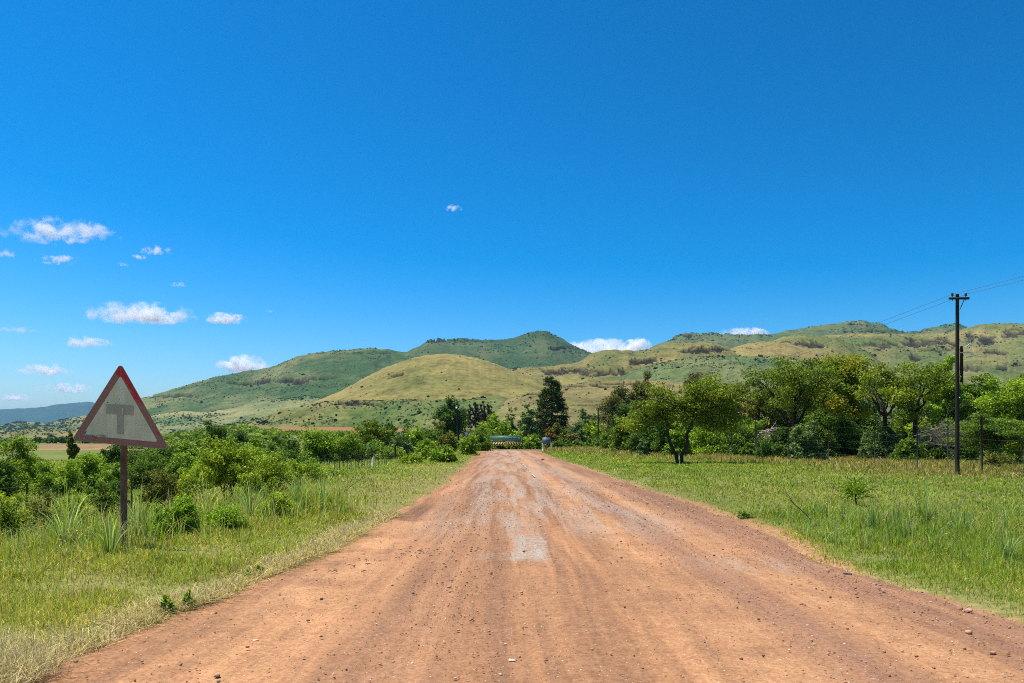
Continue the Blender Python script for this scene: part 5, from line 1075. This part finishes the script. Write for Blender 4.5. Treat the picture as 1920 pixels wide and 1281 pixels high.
fence([(2080, 25.5, 2.1), (1920, 28.2, 2.2), (1841, 29.8, 2.25), (1777, 31.3, 2.1), (1720, 33, 2.1), (1640, 36, 2.1), (1553, 40, 2.1), (1478, 44, 2.1), (1417, 48, 2.9), (1372, 52, 2.0), (1325, 57, 2.1), (1272, 64, 2.0), (1234, 71, 2.0), (1200, 79, 2.0), (1170, 89, 2.0), (1137, 104, 2.0)],
      'tall wire fence of thin dark posts between the mown meadow and the wood', 0, 6, .022, (.045, .036, .03), None, thick=(2, 10, 15))
for px0, px1, d, py0, py1, lb, c in [(1325.5, 1335.5, 56.5, 826, 864, 'orange-brown timber brace leaning on a fence post before the wood', (.36, .17, .08)), (1137, 1143.5, 103, 824, 842, 'small tan timber brace leaning on the far fence strainer', (.38, .24, .14))]:
    x = gx(px1, d); z = zg1(x, d); m = MB(); m.tube([(0, 0, -.1), (gx(px0, d) - x, .15, pz(py0, d) - z)], .05, 7, c); tag(m.build('fence_brace', WOOD, loc=(x, d, z)), lb, 'brace')
d = 48.5; x = gx(699, d); z = zg1(x, d); m = MB(); m.tube([(-.03, 0, -.2), (.0, 0, .5), (.07, 0, pz(857, d) - z)], .065, 8, (.92, .92, .88)); m.tube([(.075, 0, pz(857.5, d) - z), (.085, 0, pz(850, d) - z)], .04, 8, (.2, .2, .2)); tag(m.build('marker_post', PAINT, loc=(x, d, z)), 'white marker post leaning at the start of the stake fence', 'post')
d = 102.0; x = gx(1133, d); z = zg1(x, d); m = MB(); m.tube([(0, 0, -.2), (0, 0, pz(833, d) - z)], .07, 8, (.65, .63, .58)); m.tube([(0, 0, pz(833, d) - z), (.0, 0, pz(815, d) - z)], .05, 8, (.12, .22, .22)); tag(m.build('marker_post', PAINT, loc=(x, d, z)), 'teal post with white foot beside the far fence strainer', 'post')
for px, py, d, wpx, c, lb in [(680, 886, 44.0, 6.5, (.5, .33, .14), 'yellowish stone lying by the wire fence stakes'), (638, 908, 30.0, 8, (.52, .24, .13), 'orange earth clod on the mown bank near the dead stick'), (1127.5, 838.5, 100.0, 9, (.5, .40, .18), 'yellowish block at the foot of the far telephone pole'), (1018, 860, 53.0, 7, (.2, .12, .08), 'dark clod lying on the road near the dark blue board')]:
    rr = rs(int(px)); x = gx(px, d); s = wpx * d / F / 2; V, f = stone_mesh(rr, 1); V = V * np.array([s, s * .8, s * .55]); tag(MB().add(V, f, c).build('stone', STONE, loc=(x, d, max(zg1(x, d), 0) + s * .35)), lb, 'stone')

# ================================================================== clouds: bodies of droplets far beyond the hills
def cloud(px, py, wpx, hpx, d, lb, seed, dens=1.0, cover=0.0, grp='small fair-weather clouds'):
    x, z = gx(px, d), pz(py, d); sx = wpx * d / F / 2; sz = hpx * d / F / 2; sy = min(sx, 3 * sz) * .8
    t = newmat('cloud_droplets'); o = t.obj()
    P = t.n('ShaderNodeSeparateXYZ', {0: o}); 
    zdn = t.math('MULTIPLY', P.outputs[2], t.math('ADD', 1.0, t.math('MULTIPLY', t.math('LESS_THAN', P.outputs[2], 0.0), 1.3)))
    ln = t.n('ShaderNodeVectorMath', {0: t.n('ShaderNodeCombineXYZ', {0: P.outputs[0], 1: P.outputs[1], 2: zdn}).outputs[0]}, operation='LENGTH').outputs['Value']
    vec = t.n('ShaderNodeVectorMath', {0: t.map(o, (sx / sz, sy / sz, 1)), 1: (seed * 7.3, seed * 3.1, seed * 1.7)}, operation='ADD').outputs[0]
    nz = t.noise(vec, 1.15, 8, .62, .4)
    v = t.math('ADD', t.math('SUBTRACT', .22 + cover * 1.6, t.math('MULTIPLY', ln, .55)), t.math('MULTIPLY', t.math('SUBTRACT', nz, .5), 3.0))
    de = t.math('MULTIPLY', t.math('MULTIPLY', v, 1.5, clamp=True), 6.0 * dens / max(sz * 2, 1))
    de = t.math('MULTIPLY', de, t.math('MULTIPLY', t.math('SUBTRACT', 1.0, ln), 6.0, clamp=True))
    vol = t.n('ShaderNodeVolumePrincipled', {'Color': (.995, .995, 1, 1), 'Density': de, 'Anisotropy': 0.0})
    mt = t.out(vol=vol.outputs[0])
    try: mt.volume_step_rate = .35
    except Exception: pass
    V, f = stone_mesh(rs(1), 0); 
    u_ = np.linspace(0, np.pi, 14); a_ = np.linspace(0, 2 * np.pi, 25)[:-1]; mb = MB()
    Vv = np.stack([np.sin(u_)[:, None] * np.cos(a_)[None], np.sin(u_)[:, None] * np.sin(a_)[None], np.cos(u_)[:, None] + 0 * a_[None]], -1); Vv[..., 2] = np.where(Vv[..., 2] < 0, Vv[..., 2] * .8, Vv[..., 2])
    nn = len(a_); i = np.arange(13)[:, None] * nn; j = np.arange(nn)[None]; j2 = (j + 1) % nn
    mb.add(Vv.reshape(-1, 3), np.stack([i + j, i + nn + j, i + nn + j2, i + j2], -1).reshape(-1, 4))
    ob = mb.build('cloud', mt); ob.location = (x, d, z); ob.scale = (sx, sy, sz); tag(ob, lb, 'cloud', grp)
if CLOUDS:
  for i, a in enumerate([(112, 440, 250, 62, 15500, 'widest thin white cloud, topmost above the warning sign', 1.0, .02), (292, 472, 70, 28, 16000, 'small ragged cloud next to the widest thin cloud', .8, 0), (262, 484, 40, 16, 16200, 'tiny cloud wisp below the small ragged cloud', .6, 0), (113, 490, 95, 28, 16500, 'flat faint cloud under the widest thin cloud', .8, .0), (230, 497, 26, 12, 16400, 'smallest faint speck of cloud above the long white cloud', .5, 0), (262, 594, 225, 62, 17000, 'long white cloud with bumpy top right above the warning sign apex', 1.3, .06), (424, 601, 92, 32, 17200, 'compact oval white cloud beside the long bumpy one', 1.3, .06), (165, 646, 105, 38, 17500, 'grey-based cloud under the long bumpy one', 1.0, .02), (82, 697, 120, 36, 18000, 'bright oval cloud at the frame edge level with the sign apex', 1.3, .05), (128, 733, 130, 34, 18500, 'ragged low cloud just above the blue mountain', 1.0, .03), (30, 748, 74, 22, 19000, 'lowest small cloud at the frame edge over the blue mountain', 1.1, .04), (335, 535, 40, 14, 16800, 'faint wisp above the long bumpy cloud', .5, 0), (36, 620, 90, 20, 17600, 'faint grey streak of cloud at the frame edge', .35, 0), (10, 478, 46, 30, 16600, 'faint wisp at the frame edge below the widest cloud', .45, 0), (850, 392, 38, 18, 16000, 'single tiny cloud high over the road', .55, .05), (505, 584, 20, 12, 17000, 'faint speck beside the compact oval cloud', .4, 0),
        (458, 690, 110, 56, 20000, 'white cumulus rising behind the mountain shoulder', 1.6, .12), (1128, 662, 190, 56, 20000, 'white cumulus in the gap behind the pointed peak', 1.5, .12), (1196, 652, 64, 40, 19800, 'rounded cumulus head at the end of the gap cloud', 1.6, .14), (1396, 628, 120, 30, 20000, 'thin cloud peeping over the far green ridge', 1.0, .08)]):
    cloud(*a[:6], i + 3, a[6], a[7])
